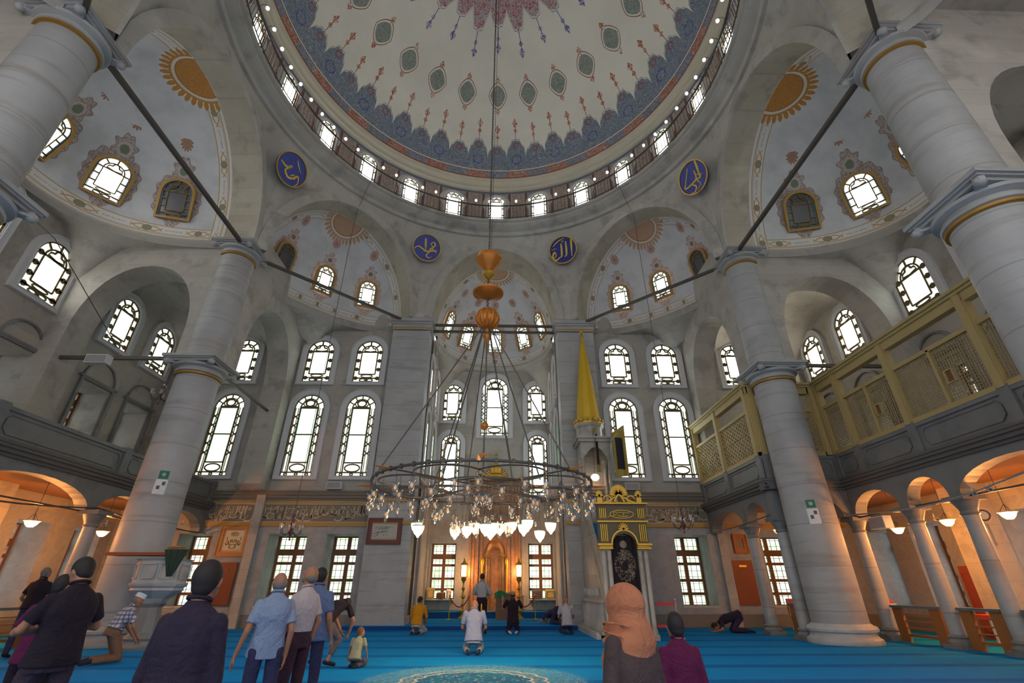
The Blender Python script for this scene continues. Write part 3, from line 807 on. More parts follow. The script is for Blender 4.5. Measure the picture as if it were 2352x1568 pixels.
# wooden casement windows at the back of the deep openings
def casement(mat, w, h, glass, label, depth=1.15):
    n = win_name(); root = bpy.data.objects.new(n, None); COL.objects.link(root); root.matrix_world = mat @ Matrix.Translation((0, depth, 0)); tag(root, label, 'window', kind='structure')
    key = ('case', round(w, 2), round(h, 2), glass.name)
    if key not in _wc:
        b = MB(); b.add([(-w/2, 0, 0), (w/2, 0, 0), (w/2, 0, h), (-w/2, 0, h)], [(0, 1, 2, 3)]); o1 = b.obj('pane', glass)
        b = MB(); fw = .11; cs = [-w/2, 0, w/2]; zs = [0, .17*h, .36*h, .60*h, .76*h, h]
        for x in cs: b.bx(x-fw*(.8 if x else .7), x+fw*(.8 if x else .7), -.10, -.01, 0, h)
        for z in zs: b.bx(-w/2, w/2, -.09, -.01, z-(.055 if z != .76*h else .12), z+(.055 if z != .76*h else .12))
        o2 = b.obj('window_frame', wood_m)
        b = MB()
        for k in (1, 2, 4, 5): b.bx(-w/2+w*k/6-.008, -w/2+w*k/6+.008, -.03, -.005, 0, h)
        for q in range(11): z = h*(q+.5)/11; b.bx(-w/2, w/2, -.03, -.005, z-.008, z+.008)
        o3 = b.obj('iron_lattice', iron_m)
        b = MB(); b.bx(-w/2, w/2, -1.14, -.12, -.02, .02); b.bx(-w/2-.03, w/2+.03, -1.17, -1.14, -.03, .035); o4 = b.obj('window_sill', wmarble_m)
        _wc[key] = [(o.name.split('.')[0], o.data) for o in (o1, o2, o3, o4)]
        for o in (o1, o2, o3, o4): bpy.data.objects.remove(o)
    for nm, me in _wc[key]:
        o = bpy.data.objects.new(nm, me); COL.objects.link(o); o.parent = root
def cas_row(fr, lst, z0, h, lab, sg=1, glass=None, depth=1.15):
    for k, (c, w) in enumerate(lst): casement(wallmat(fr, sg*c, z0), w, h, glass or pane_case, lab % ordn[k], depth)
cas_row(FRONT, FW_L, .70, 2.61, 'deep wooden casement window at floor level in the front wall, %s from the left corner')
cas_row(FRONT, FW_R, .70, 2.61, 'deep wooden casement window at floor level in the front wall right of the pulpit stair, %s')
cas_row(BACK, AP_X, .88, 2.5, 'wooden casement window beside the prayer niche, %s from the left', depth=.7)
cas_row(LEFT, GY[:5], .75, 2.6, 'deep casement window under the left gallery, %s from the front corner', glass=pane_day)
cas_row(LEFT, GY[:5], 6.45, 1.75, 'deep window above the left gallery parapet, %s from the front corner', glass=pane_day)
cas_row(RIGHT, GY[:5], .75, 2.6, 'deep casement window under the right gallery, %s from the front corner', sg=-1, glass=pane_day)
cas_row(RIGHT, GY[:5], 6.45, 1.75, 'deep window behind the right gallery screen, %s from the front corner', sg=-1, glass=pane_day)

# ================================================================== PIERS, MOULDINGS, INSCRIPTION BAND
for s, t in ((-1, 'left'), (1, 'right')):
    b = MB(); xa, xb = s*3.10, s*4.88
    b.bx(xa, xb, 9.22, 10.3, 0, 12.45)
    p = tag(b.obj('wall_pier_%s' % t, marble_m), 'broad marble pier on the %s of the prayer niche bay' % t, 'pier', kind='structure')
    b = MB()
    for (z0, z1, e) in ((12.62, 12.78, .05), (12.78, 12.9, .10), (12.9, 13.12, .16), (12.5, 12.55, .03)): b.bx(xa-s*e, xb+s*e, 9.22-e, 10.3, z0, z1)
    b.obj('capital', marble_m, parent=p)
    b = MB(); b.bx(xa-s*.04, xb+s*.04, 9.18, 10.3, 12.55, 12.63); b.obj('gilded_line', ochre_m, parent=p)
    b = MB(); b.bx(xa-s*.05, xb+s*.05, 9.14, 10.3, .0, .42); b.obj('base', marble_m, parent=p)
b = MB()
def runs(z0, z1, e):
    for (x0, x1, y) in ((-12.3, -4.88, 10.0), (-4.88, -3.1, 9.22), (3.1, 4.88, 9.22), (4.88, 15.0, 10.0)): b.bx(x0, x1, y-e, y+.05, z0, z1)
brown_st = M('brown_cornice_stone', (.20, .165, .13), .7)
for z0, z1, e in ((4.62, 4.70, .05), (4.70, 4.82, .12), (4.82, 4.93, .18), (4.93, 5.0, .22)): runs(z0, z1, e)
tag(b.obj('trim_30', brown_st), 'brown stone cornice above the inscription band on the front wall', 'cornice', kind='structure')
b = MB(); runs(4.46, 4.56, .06); runs(3.60, 3.74, .07); tag(b.obj('trim_31', ochre_m), 'ochre gilded fillets above and below the inscription band', 'moulding', kind='structure')
rel = M('carved_letters', (.50, .43, .31), .6); bandbg = M('inscription_ground', (.20, .165, .125), .7)
def script_strokes(b, x0, x1, z0, z1, y, n, seed, w=.045, d=.02):
    """flowing relief strokes of a monumental thuluth-like inscription, uprights and sweeping bowls"""
    r = random.Random(seed); H = z1-z0; x = x0+.08
    while x < x1-.25:
        k = r.random(); zb = z0+H*r.choice((.12, .30, .48)); s = r.uniform(.8, 1.2)
        if k < .34:
            for q in range(r.choice((1, 1, 2))):
                xx = x+q*.09; b.rib([(xx+.02, z1-H*.06), (xx, z0+H*.6), (xx-.012, zb)], w*.8, d, y0=y)
            x += .13
        elif k < .62:
            R = .16*s; b.rib([(x+R*math.cos(a), zb+.03+R*.55*math.sin(a)) for a in [PI*(1+q/8) for q in range(9)]]+[(x+R, zb+R*.9)], w, d, y0=y); x += R*1.0
        elif k < .8:
            b.rib(ellipse(x+.05, z0+H*r.uniform(.35, .75), .055, .045, 8), w*.7, d, True, y0=y); b.rib([(x+.05, z0+H*.4), (x-.04, z0+H*.2), (x-.2, z0+H*.12)], w*.8, d, y0=y); x += .12
        elif k < .93:
            b.rib([(x, z0+H*.72), (x+.12, z0+H*.8), (x+.28, z0+H*.70), (x+.40, z0+H*.82)], w*.7, d, y0=y); b.rib([(x, z0+H*.25), (x+.15, z0+H*.14), (x+.33, z0+H*.2)], w*.9, d, y0=y); x += .2
        else:
            for q in range(3): b.rib([(x+q*.06, z0+H*(.5+q*.12)), (x+q*.06+.03, z0+H*(.53+q*.12))], w, d, y0=y)
            x += .1
for k, (x0, x1, y, lab) in enumerate(((-12.2, -9.75, 10.0, 'left end of the front wall'), (-9.6, -4.98, 10.0, 'front wall above the two left casements'), (6.55, 9.15, 10.0, 'front wall right of the gilded gate'))):
    t = thing('inscription_panel', 'carved calligraphic inscription frieze, %s' % lab, 'inscription', (x0, y, 3.76), group='inscription frieze on the front wall')
    b = MB(); b.bx(0, x1-x0, -.04, 0, 0, .70); b.obj('panel', bandbg, parent=t)
    b = MB(); script_strokes(b, 0, x1-x0, .03, .67, -.04, 0, 11+k); script_strokes(b, .05, x1-x0, .03, .67, -.04, 0, 31+k)
    b.obj('lettering', rel, parent=t)
    b = MB(); b.rib(rect(.0, x1-x0, .0, .70), .03, .03, True, y0=-.04); b.obj('frame', rel, parent=t)

# ================================================================== GREAT COLUMNS
def shaft_prof(r0, r1, z0, z1): return [(r0, z0), (r0*.99, z0+(z1-z0)*.4), (r1, z1)]
CXY = [(-9.89, 4.09, 'left column nearest the front wall, preacher\'s pulpit at its foot', 0), (9.89, 4.09, 'right column nearest the front wall, standing free on the carpet', 1), (-9.89, -4.09, 'near left column cut by the left edge of the photo', 2), (9.89, -4.09, 'near right column cut by the right edge of the photo', 3)]
ringg = M('gilded_ring', (.38, .20, .04), .4, .4)
def cap_parts(t, z, r, ab, hh):
    """echinus, scroll corners and square abacus; z = gilded ring level"""
    b = MB(); b.lathe([(r*1.02, z-.04), (r*1.10, z-.02), (r*1.10, z+.04), (r*1.02, z+.05)], 32); b.obj('gilded_ring', ringg, parent=t, smooth=True)
    b = MB(); k = hh
    b.lathe([(r*1.0, z+.04), (r*1.12, z+.08*k), (r*1.14, z+.14*k), (r*1.06, z+.17*k), (r*1.06, z+.22*k), (r*1.26, z+.27*k), (r*1.30, z+.33*k), (r*1.22, z+.37*k), (r*1.05, z+.38*k)], 32)
    for sx in (-1, 1):
        for sy in (-1, 1):
            c = (sx*ab*.40, sy*ab*.40, z+.40*k)
            b.sphere((sx*ab*.42, sy*ab*.42, z+.36*k), .11, 8, 6); b.bar((0, 0, z+.36*k), (sx*ab*.43, sy*ab*.43, z+.40*k), .18, .16)
    b.box((0, 0, z+.42*k), (ab*.86, ab*.86, .07*k)); b.box((0, 0, z+.48*k), (ab*.94, ab*.94, .06*k)); b.box((0, 0, z+.54*k), (ab, ab, .09*k))
    b.obj('capital', marble_m, parent=t, smooth=True)
for (x, y, lab, k) in CXY:
    t = thing('column', lab, 'column', (x, y, 0), group=None)
    b = MB(); b.lathe([(.90, 0), (.92, .05), (.90, .12), (.84, .15), (.80, .20), (.80, .26), (.86, .30), (.87, .36), (.84, .41), (.76, .44), (.72, .48)], 40); b.obj('base', wmarble_m if k == 1 else marble_m, parent=t, smooth=True)
    b = MB(); b.lathe(shaft_prof(.70, .64, .46, 7.62), 40); b.obj('lower_shaft', marble_m, parent=t, smooth=True)
    q = thing; lc = bpy.data.objects.new('lower_capital', None); COL.objects.link(lc); lc.parent = t; cap_parts(lc, 7.60, .64, 1.72, 1.0)
    b = MB(); b.lathe(shaft_prof(.62, .58, 8.17, 12.56), 40); b.obj('upper_shaft', marble_m, parent=t, smooth=True)
    uc = bpy.data.objects.new('upper_capital', None); COL.objects.link(uc); uc.parent = t; cap_parts(uc, 12.55, .58, 1.55, .98)
# solid wall core behind the engaged upper shafts, seated on the lower capitals
for sx in (-1, 1):
    for sy in (-1, 1):
        b = MB(); b.bx(sx*9.56, sx*10.38, sy*3.74, sy*(4.95 if sy > 0 else 4.56), 8.17, 14.0)
        tag(b.obj('wall_core_%s_%s' % ('front' if sy > 0 else 'rear', 'left' if sx < 0 else 'right'), stone_m), 'masonry core behind the upper shaft of the %s %s column' % ('front' if sy > 0 else 'rear', 'left' if sx < 0 else 'right'), 'wall', kind='structure')
# tie rods
def rod(p, q, w, lab, h=None):
    b = MB(); P = Vector(p); Q = Vector(q); b.bar((0, 0, 0), Q-P, w, h or w); o = b.obj('tie_rod', iron_m, loc=P); return tag(o, lab, 'tie rod')
zt = 13.02
for s, t in ((-1, 'left'), (1, 'right')):
    rod((s*9.6, 4.6-.9, zt), (s*9.6, -3.5, zt), .12, 'long iron tie rod across the large %s arch' % t)
    rod((s*9.35, 4.55, zt), (s*4.35, 9.3, zt), .11, 'iron tie rod across the %s diagonal arch, from column to pier' % t)
    rod((s*10.7, 3.9, 8.28), (s*14.7, 3.9, 8.28), .09, 'iron tie rod from the %s front column capital to the side wall' % t, .12)
    rod((s*9.9, 4.9, 8.28), (s*9.9, 9.3, 8.28), .08, 'iron tie rod from the %s front column capital to the front wall' % t)
    rod((s*9.35, -4.55, zt), (s*4.35, -9.3, zt), .11, 'iron tie rod across the %s rear diagonal arch' % t)
    rod((s*10.7, -4.0, 8.28), (s*14.7, -4.0, 8.28), .09, 'iron tie rod from the near %s column capital to the side wall' % t)
rod((-3.1, 9.6, 12.98), (3.1, 9.6, 12.98), .11, 'upper of the two horizontal tie rods across the niche arch')
rod((-3.1, 9.9, 12.78), (3.1, 9.9, 12.78), .11, 'lower of the two horizontal tie rods across the niche arch')

# ================================================================== DOME RAILING WITH BULBS
t = thing('railing', 'circular iron railing with light bulbs around the foot of the dome', 'railing', (0, 0, 19.27))
b = MB(); b.tube([polar(a*3, 8.70, .86) for a in range(120)], .045, 6, True); b.obj('top_rail', iron_m, parent=t)
b = MB(); b.tube([polar(a*3, 8.74, .03) for a in range(120)], .025, 5, True); b.obj('bottom_rail', iron_m, parent=t)
bb = MB(); bb.bar((0, 0, 0), (0, 0, .86), .022); bal = bb.obj('baluster', iron_m, parent=t); bal.location = polar(0, 8.72)
angs = sorted([k*1.25 for k in range(288)], key=lambda a: min(a, 360-a))
for a in angs[1:100]:
    c = bal.copy(); COL.objects.link(c); c.parent = t; c.location = polar(a, 8.72)
bb = MB()
for a in angs[100:]: p = polar(a, 8.72); bb.bar(p, p+Vector((0, 0, .86)), .022)
tag(bb.obj('baluster_row', iron_m, parent=t), kind='stuff')
bulb_m = M('frosted_bulb', (.85, .85, .85), .3, emit=(1, 1, 1), es=.45)
bb = MB(); bb.tube([(0, .0, 0), (0, .0, .10), (0, -.12, .22), (0, -.26, .20), (0, -.30, .10)], .012, 5); bb.m = 1; bb.sphere((0, -.30, .02), .075, 8, 6, sc=(1, 1, 1.25)); arm = bb.obj('bulb_arm', [iron_m, bulb_m], parent=t)
first = True
for k in range(72):
    a = (k-36)*5+2.5; c = arm if first else arm.copy()
    if not first: COL.objects.link(c); c.parent = t
    first = False; c.location = polar(a, 8.72, .88); c.rotation_euler = (0, 0, -math.radians(a))

# ================================================================== ROUNDELS
blue_m = M('cobalt_enamel', rough=.5, fn=lambda: mixc((.035, .05, .28), (.07, .09, .38), noise(5, 3)))
dblue_m = M('navy_enamel', (.012, .018, .20), .5)
def taper(b, pts, w, y0=-.06, d=.02):
    """brush stroke that swells in the middle; drawn as overlapping ribbons"""
    n = 5*(len(pts)-1); P = []
    for i in range(len(pts)-1):
        for k in range(5):
            P.append(cr(pts, i, k/5))
    P.append(pts[-1]); N = len(P); L = []; R = []
    for i in range(N):
        a = Vector(P[max(i-1, 0)]); c = Vector(P[min(i+1, N-1)]); t_ = (c-a); t_ = t_.normalized() if t_.length > 1e-6 else Vector((1, 0))
        ww = w*(.45+.55*math.sin(PI*min(1, (i+.6)/(N*.8)))) ; nn = Vector((-t_.y, t_.x))*ww/2; L.append(Vector(P[i])+nn); R.append(Vector(P[i])-nn)
    vs = []
    for i in range(N): vs += [(L[i].x, y0-d, L[i].y), (R[i].x, y0-d, R[i].y), (L[i].x, y0, L[i].y), (R[i].x, y0, R[i].y)]
    fs = []
    for i in range(N-1): a = i*4; c = a+4; fs += [(a, c, c+1, a+1), (a+2, c+2, c, a), (a+1, c+1, c+3, a+3)]
    b.add(vs, fs)
def cr(p, i, t):
    a, b_, c, d = p[max(i-1, 0)], p[i], p[i+1], p[min(i+2, len(p)-1)]
    return tuple(.5*((2*b_[k])+(-a[k]+c[k])*t+(2*a[k]-5*b_[k]+4*c[k]-d[k])*t*t+(-a[k]+3*b_[k]-3*c[k]+d[k])*t**3) for k in (0, 1))
GL = {
 'allah': [([(.36, .42), (.33, .1), (.30, -.30)], .09), ([(.14, .30), (.13, 0), (.10, -.22), (.02, -.26)], .085), ([(-.04, .26), (-.05, 0), (-.08, -.22), (-.16, -.26)], .085), ([(-.16, -.26), (-.30, -.34), (-.42, -.22), (-.33, -.02), (-.28, -.16), (-.36, -.24)], .085), ([(-.36, .20), (-.15, .36), (.10, .44)], .05), ([(-.02, .36), (.03, .30), (.06, .37)], .03), ([(-.44, .12), (-.36, .08), (-.28, .12), (-.22, .06)], .03)],
 'muhammad': [([(.38, -.10), (.20, .0), (.10, -.06), (.28, .16), (.22, .26), (.12, .18), (.20, .10)], .07), ([(.38, -.02), (.14, -.10), (-.02, -.14), (-.30, -.02), (-.44, -.14)], .075), ([(-.10, .34), (-.06, .08), (-.02, -.14)], .085), ([(.12, -.14), (.02, -.30), (.14, -.36), (.20, -.28)], .06)],
 'abubakr': [([(.30, .42), (.26, .15), (.20, -.14)], .085), ([(.12, .16), (.10, -.06), (-.02, -.14), (-.38, -.12), (-.30, .02), (-.02, .36)], .07), ([(.14, -.02), (.24, -.06), (.20, -.16), (.08, -.16), (.12, -.34), (-.04, -.42)], .06), ([(-.16, -.14), (-.04, -.30), (-.16, -.42), (-.30, -.36)], .06), ([(.30, -.12), (.31, -.14)], .05), ([(-.05, .0), (-.04, -.01)], .05)],
 'umar': [([(-.40, -.02), (-.24, -.06), (-.10, -.02), (-.04, .08), (-.14, .02)], .08), ([(-.04, .06), (-.16, -.16), (.0, -.28), (.16, -.20), (.26, -.04), (.36, -.22), (.30, -.38)], .08), ([(.0, .36), (.16, .20), (.30, .10)], .04), ([(.05, -.20), (.14, -.10), (.22, -.20)], .05)]}
for az_, key, lab, gm in ((22.5, 'allah', 'deep navy calligraphic roundel right of the niche arch', dblue_m), (-22.5, 'muhammad', 'blue calligraphic roundel left of the niche arch', blue_m), (67.5, 'abubakr', 'blue calligraphic roundel beside the large right arch', blue_m), (-67.5, 'umar', 'blue calligraphic roundel beside the large left arch', blue_m)):
    p = polar(az_, 9.34, 17.05); ra = math.radians(az_)
    fr = frame(p, (math.cos(ra), -math.sin(ra), 0), (math.sin(ra), math.cos(ra), -.0)) @ Matrix.Rotation(math.radians(20), 4, 'X')
    t = thing('roundel', lab, 'calligraphy roundel', mat=fr, group='blue calligraphic roundels below the dome')
    b = MB(); b.prism(ellipse(0, 0, .72, .72, 40), [], .08); b.v = [(x, y-.06, z) for x, y, z in b.v]; b.obj('disc', gm, parent=t)
    b = MB(); b.rib(ellipse(0, 0, .72, .72, 40), .05, .05, True, y0=-.05); b.obj('gilded_rim', gold_m, parent=t)
    b = MB()
    for pts, w in GL[key]: taper(b, [(px*1.42, pz*1.42) for px, pz in pts], w*1.15)
    b.obj('lettering', M('gold_lettering', (.72, .50, .06), .5), parent=t)

# ================================================================== GALLERIES
tan_m = M('ochre_painted_wood', (.46, .35, .15), .55); plank_m = M('varnished_ceiling_boards', rough=.5, fn=lambda: mixc((.34, .15, .05), (.20, .08, .025), (wpos()[0]*6).fr().lt(.12)))
screen_m = M('fine_screen', (.36, .27, .13), .6)
def arcade(name, label, fr, segs, x0, x1, parent=None):
    """wall over an arcade: local x along, z up; segs = list of (a, b) openings"""
    b = MB(); b.M = fr; pts = [(x0, 3.34)]
    for a, c in segs:
        cx_, r = (a+c)/2, (c-a)/2-.16; H = min(.62, r*1.0)
        pts += [(cx_-r*math.cos(PI*k/14), 3.36+H*math.sin(PI*k/14)) for k in range(15)]
    pts += [(x1, 3.34), (x1, 4.2), (x0, 4.2)]
    b.prism(pts, [], .38)
    return b
def small_column(x, y, label, r=.19):
    t = thing('arcade_column', label, 'column', (x, y, 0), group=None)
    b = MB(); b.box((0, 0, .05), (.56, .56, .10)); b.lathe([(.27, .10), (.28, .15), (.24, .19), (.22, .22), (.25, .26), (r+.02, .31)], 16); b.obj('base', dmarble_m, parent=t, smooth=True)
    b = MB(); b.lathe([(r, .30), (r*.98, 1.6), (r*.88, 2.92)], 18); b.obj('shaft', marble_m, parent=t, smooth=True)
    b = MB(); b.lathe([(r*.95, 2.90), (r*1.08, 2.93), (r*.95, 2.97), (r*1.0, 3.02), (r*1.45, 3.20), (r*1.5, 3.24)], 16); b.box((0, 0, 3.29), (.60, .60, .11)); b.obj('capital', dmarble_m, parent=t, smooth=True)
    return t
def mouldings(b, fr, x0, x1):
    b.M = fr
    for z0, z1, e in ((4.18, 4.26, .06), (4.26, 4.36, .13), (4.36, 4.44, .19), (4.44, 4.50, .22), (4.50, 4.56, .06)): b.bx(x0-.0, x1, -e, .2, z0, z1)
def parapet(b, fr, x0, x1, posts):
    b.M = fr; b.bx(x0, x1, 0, .22, 4.56, 5.22); b.bx(x0, x1, -.05, .27, 5.20, 5.30)
    for a, c in zip(posts[:-1], posts[1:]):
        m_ = .24; 
        b.rib([(a+m_+.12, 4.66), (c-m_-.12, 4.66), (c-m_, 4.78), (c-m_, 5.0), (c-m_-.12, 5.12), (a+m_+.12, 5.12), (a+m_, 5.0), (a+m_, 4.78)], .035, .03, True)
    for p in posts: b.bx(p-.14, p+.14, -.07, .28, 4.52, 5.36)
def gallery(side):
    s = -1 if side == 'left' else 1
    t = thing('gallery', 'dark marble gallery on arches along the %s wall' % side, 'gallery', (0, 0, 0), kind='structure')
    fr = frame((s*11.7, 0, 0), (0, -s, 0), (s, 0, 0)); k = -s      # local x = k*y
    yy = [-12, -8.0, -4.0, .1, 4.05, 7.0, 9.9] if s < 0 else [-12, -9.5, -6.0, -2.45, .95, 2.60, 4.75]
    sg = sorted([tuple(sorted((k*a, k*b))) for a, b in zip(yy[:-1], yy[1:])])
    lo, hi = sg[0][0], sg[-1][1]
    if s > 0: lo -= 0
    b = arcade('', '', fr, sg, lo, hi)
    frB = frame((0, 4.75, 0), (1, 0, 0), (0, 1, 0)); frA = frame((9.2, 0, 0), (0, -1, 0), (1, 0, 0))
    b.M = Matrix.Identity(4)
    if s > 0:
        bb = arcade('', '', frB, [(9.35, 11.6)], 9.2, 11.69); b.add(bb.v, bb.f)
        bb = arcade('', '', frA, [(-9.9, -6.85), (-6.85, -5.16)], -9.99, -5.14); b.add(bb.v, bb.f)
    b.obj('arcade', dmarble_m, parent=t)
    b = MB(); mouldings(b, fr, min(k*-14, k*(10 if s < 0 else 4.75)), max(k*-14, k*(10 if s < 0 else 4.75)))
    if s > 0: mouldings(b, frB, 9.0, 11.9); mouldings(b, frA, -10.0, -4.55)
    b.obj('cornice', M('gallery_cornice', (.13, .12, .115), .6) if s < 0 else bpy.data.materials['gallery_cornice'], parent=t)
    b = MB(); ps = [k*v for v in ([-12.5, -9.4, -6.3, -3.1, .25, 4.6, 7.2, 9.85] if s < 0 else [-12.5, -9.4, -6.4, -4.0, -1.35, 1.35, 3.55, 4.65])]; ps = sorted(ps)
    parapet(b, fr, min(ps[0], k*-14), ps[-1] if s < 0 else ps[-1], ps)
    if s > 0: parapet(b, frB, 9.2, 11.9, [9.35, 10.5, 11.75]); parapet(b, frA, -10, -4.75, [-9.85, -7.45, -4.9])
    b.obj('parapet', dmarble_m, parent=t)
    b = MB(); b.bx(s*11.75, s*15.3, -14, 10.0, 4.2, 4.5)
    if s > 0: b.bx(9.25, 11.75, 4.8, 10, 4.2, 4.5)
    b.obj('floor_slab', plank_m, parent=t)
    return t
GAL_L = gallery('left'); GAL_R = gallery('right')
for x, y, lab in ((-11.52, 4.05, 'dark slender arcade column under the left gallery, just left of the great column'), (-11.52, .1, 'slender arcade column under the left gallery at the photo\'s left edge'), (-11.52, 7.0, 'slender arcade column under the left gallery, hidden behind the great column'),
                  (9.38, 4.93, 'slender arcade column left of the right great column, at the gallery corner'), (9.38, 6.85, 'slender arcade column under the right gallery, nearest the front wall'),
                  (11.88, 4.93, 'slender arcade column just right of the right great column'), (11.88, 2.60, 'second slender arcade column right of the right great column'), (11.88, .95, 'third slender arcade column right of the right great column, nearest the camera')):
    small_column(x, y, lab)
# timber screens on the right gallery
def screen(fr, posts, label, ornate=False, z0=5.30, z1=7.85, rail=True):
    t = thing('lattice_screen', label, 'lattice screen', mat=fr, group=None)
    b = MB()
    for p in posts: b.bx(p-.13, p+.13, -.06, .14, z0, z1); b.bx(p-.09, p+.09, -.09, .0, z0+.02, z1-.02)
    b.bx(posts[0]-.13, posts[-1]+.13, -.06, .14, z0, z0+.12)
    b.bx(posts[0]-.16, posts[-1]+.16, -.06, .16, z1-.32, z1); b.bx(posts[0]-.2, posts[-1]+.2, -.16, .2, z1, z1+.08); b.bx(posts[0]-.2, posts[-1]+.2, -.11, .2, z1-.08, z1)
    b.obj('screen_frame', tan_m, parent=t)
    zm = z0+1.62
    for i, (a, c) in enumerate(zip(posts[:-1], posts[1:])):
        a += .13; c -= .13
        b = MB(); b.bx(a, c, -.03, .10, zm-.05, zm+.06)
        if not ornate and c-a > 1.6: b.bx((a+c)/2-.04, (a+c)/2+.04, -.03, .08, z0, zm)
        b.m = 1
        if ornate:
            w = c-a; n = max(5, int(w/.22))
            for r0, r1 in ((z0+.12, z0+.85), (z0+.88, zm-.05)):
                for q in range(-3, n+1):
                    xa = a+w*q/n; xb = xa+w*4/n
                    def clipln(p, q_):
                        (x1_, z1_), (x2_, z2_) = p, q_; t0, t1 = 0, 1
                        if x1_ < a: t0 = (a-x1_)/(x2_-x1_)
                        if x2_ > c: t1 = (c-x1_)/(x2_-x1_)
                        return [(x1_+(x2_-x1_)*t0, z1_+(z2_-z1_)*t0), (x1_+(x2_-x1_)*t1, z1_+(z2_-z1_)*t1)] if t1 > t0 else None
                    for L in (clipln((xa, r0), (xb, r1)), clipln((xa, r1), (xb, r0))):
                        if L: b.rib(L, .032, .04, y0=.04)
                for q in range(n):
                    xx = a+w*(q+.5)/n; b.rib([(xx, r0), (xx-.035, r0+.08), (xx, r0+.20), (xx+.035, r0+.08)], .02, .03, True, y0=.05); b.rib([(xx, r1), (xx-.03, r1-.07), (xx, r1-.16), (xx+.03, r1-.07)], .02, .03, True, y0=.05)
        else:
            nx = int((c-a)/.075)
            for q in range(1, nx): xx = a+(c-a)*q/nx; b.bx(xx-.011, xx+.011, .02, .035, z0+.12, zm)
            nz = int((zm-z0)/.075)
            for q in range(2, nz): zz = z0+(zm-z0)*q/nz; b.bx(a, c, .03, .045, zz-.011, zz+.011)
        b.obj('lattice_panel', [tan_m, tan_m if ornate else screen_m], parent=t)
        if not ornate and c-a > 1.2:
            b = MB(); xx = a+(c-a)*.62; b.rib(rect(xx-.11, xx+.11, z0+.6, z0+.92), .05, .06, True, y0=.03); b.m = 1; b.bx(xx-.085, xx+.085, .01, .02, z0+.62, z0+.9)
            b.obj('hatch', [tan_m, wood_m], parent=t)
    return t
frC = frame((11.7, 0, 0), (0, -1, 0), (1, 0, 0))
screen(frC, [-4.62, -3.55, -1.35, 1.35, 4.0, 6.6, 9.4], 'long ochre timber screen with fine mesh panels along the right gallery')
screen(frame((0, 4.75, 0), (1, 0, 0), (0, 1, 0)), [9.33, 11.55], 'ochre lattice screen facing the camera behind the right great column', True)
screen(frame((9.2, 0, 0), (0, -1, 0), (1, 0, 0)), [-9.85, -7.45, -4.88], 'ornate ochre lattice screen of the projecting gallery box near the front wall', True)

# wall mouldings of the aisles seen above the gallery
for s, fr, t in ((-1, LEFT, 'left'), (1, RIGHT, 'right')):
    b = MB(); b.M = fr
    for y, w in GY[:5]:
        x = y*-s
        b.rib([(x-w/2-.14, 6.4), (x-w/2-.14, 8.34), (x+w/2+.14, 8.34), (x+w/2+.14, 6.4)], .14, .10)
        b.rib(arc(x, 8.42, w/2+.12, 0, 180, 12), .07, .08)
        b.rib([(x-w/2-.3, 8.40), (x+w/2+.3, 8.40)], .08, .12)
    tag(b.obj('trim_4%d' % (1 if s < 0 else 2), dmarble_m), 'marble mouldings round the %s gallery windows' % t, 'moulding', kind='structure')

# ================================================================== PENDANT LAMPS (their own warm light)
def glow(name, col, s, samp='NONE'):
    m = M(name, (.8, .7, .5), .4, emit=col, es=s); m.cycles.emission_sampling = samp; return m
lamp_glow = glow('lit_opal_glass', (1.0, .60, .22), 4.5); globe_glow = glow('lit_chandelier_globe', (1.0, .74, .38), 4.2); white_glow = glow('lit_lantern_glass', (1.0, .70, .35), 5.0)
def plight(parent, loc, power, col, r=.10):
    d = bpy.data.lights.new('lamp_light', 'POINT'); d.energy = power; d.color = col; d.shadow_soft_size = r
    o = bpy.data.objects.new('lamp_light', d); COL.objects.link(o); o.parent = parent; o.location = loc; return o
def pendant(x, y, z, label, power=95, cord=1.18, disc=True):
    t = thing('pendant_lamp', label, 'lamp', (x, y, z))
    b = MB(); b.lathe([(.0, -.15), (.07, -.14), (.13, -.08), (.17, .0), (.15, .01)], 18); b.obj('lamp_shade', lamp_glow, parent=t, smooth=True)
    b = MB(); b.lathe([(.17, 0), (.20, .01), (.20, .025), (.05, .03)], 18); b.obj('rim', plaster_w, parent=t)
    b = MB(); b.tube([(0, 0, .02), (0, 0, cord)], .008, 5)
    for a in (0, 2.1, 4.2): b.tube([(.15*math.cos(a), .15*math.sin(a), .02), (0, 0, .22)], .006, 4)
    b.obj('cord', iron_m, parent=t)
    plight(t, (0, 0, -.24), power, (1.0, .36, .08), .08)
    return t
pendant(-13, 3.78, 3.02, 'lit pendant lamp under the left gallery, near the photo\'s left edge')
pendant(-13, 6.49, 3.02, 'lit pendant lamp under the left gallery, beside the great column')
pendant(13, 4.73, 3.0, 'lit pendant lamp under the right gallery, farthest from the camera', 60)
pendant(13, 2.87, 3.02, 'lit pendant lamp in front of the yellow-lit wall panel under the right gallery')
pendant(13, 1.11, 2.98, 'lit pendant lamp under the right gallery at the photo\'s right edge')
pendant(13, -1.6, 3.0, 'unseen lamp added under the right gallery past the right edge to warm the arches')  # added out of view to throw orange light on the right arches
pendant(-13, .6, 3.0, 'unseen lamp added under the left gallery past the left edge to warm the arches')  # likewise an added lamp out of view, for orange light on the left
pendant(11.0, 8.0, 3.3, 'small lit lamp under the gallery box by the front right window', 14, .9)

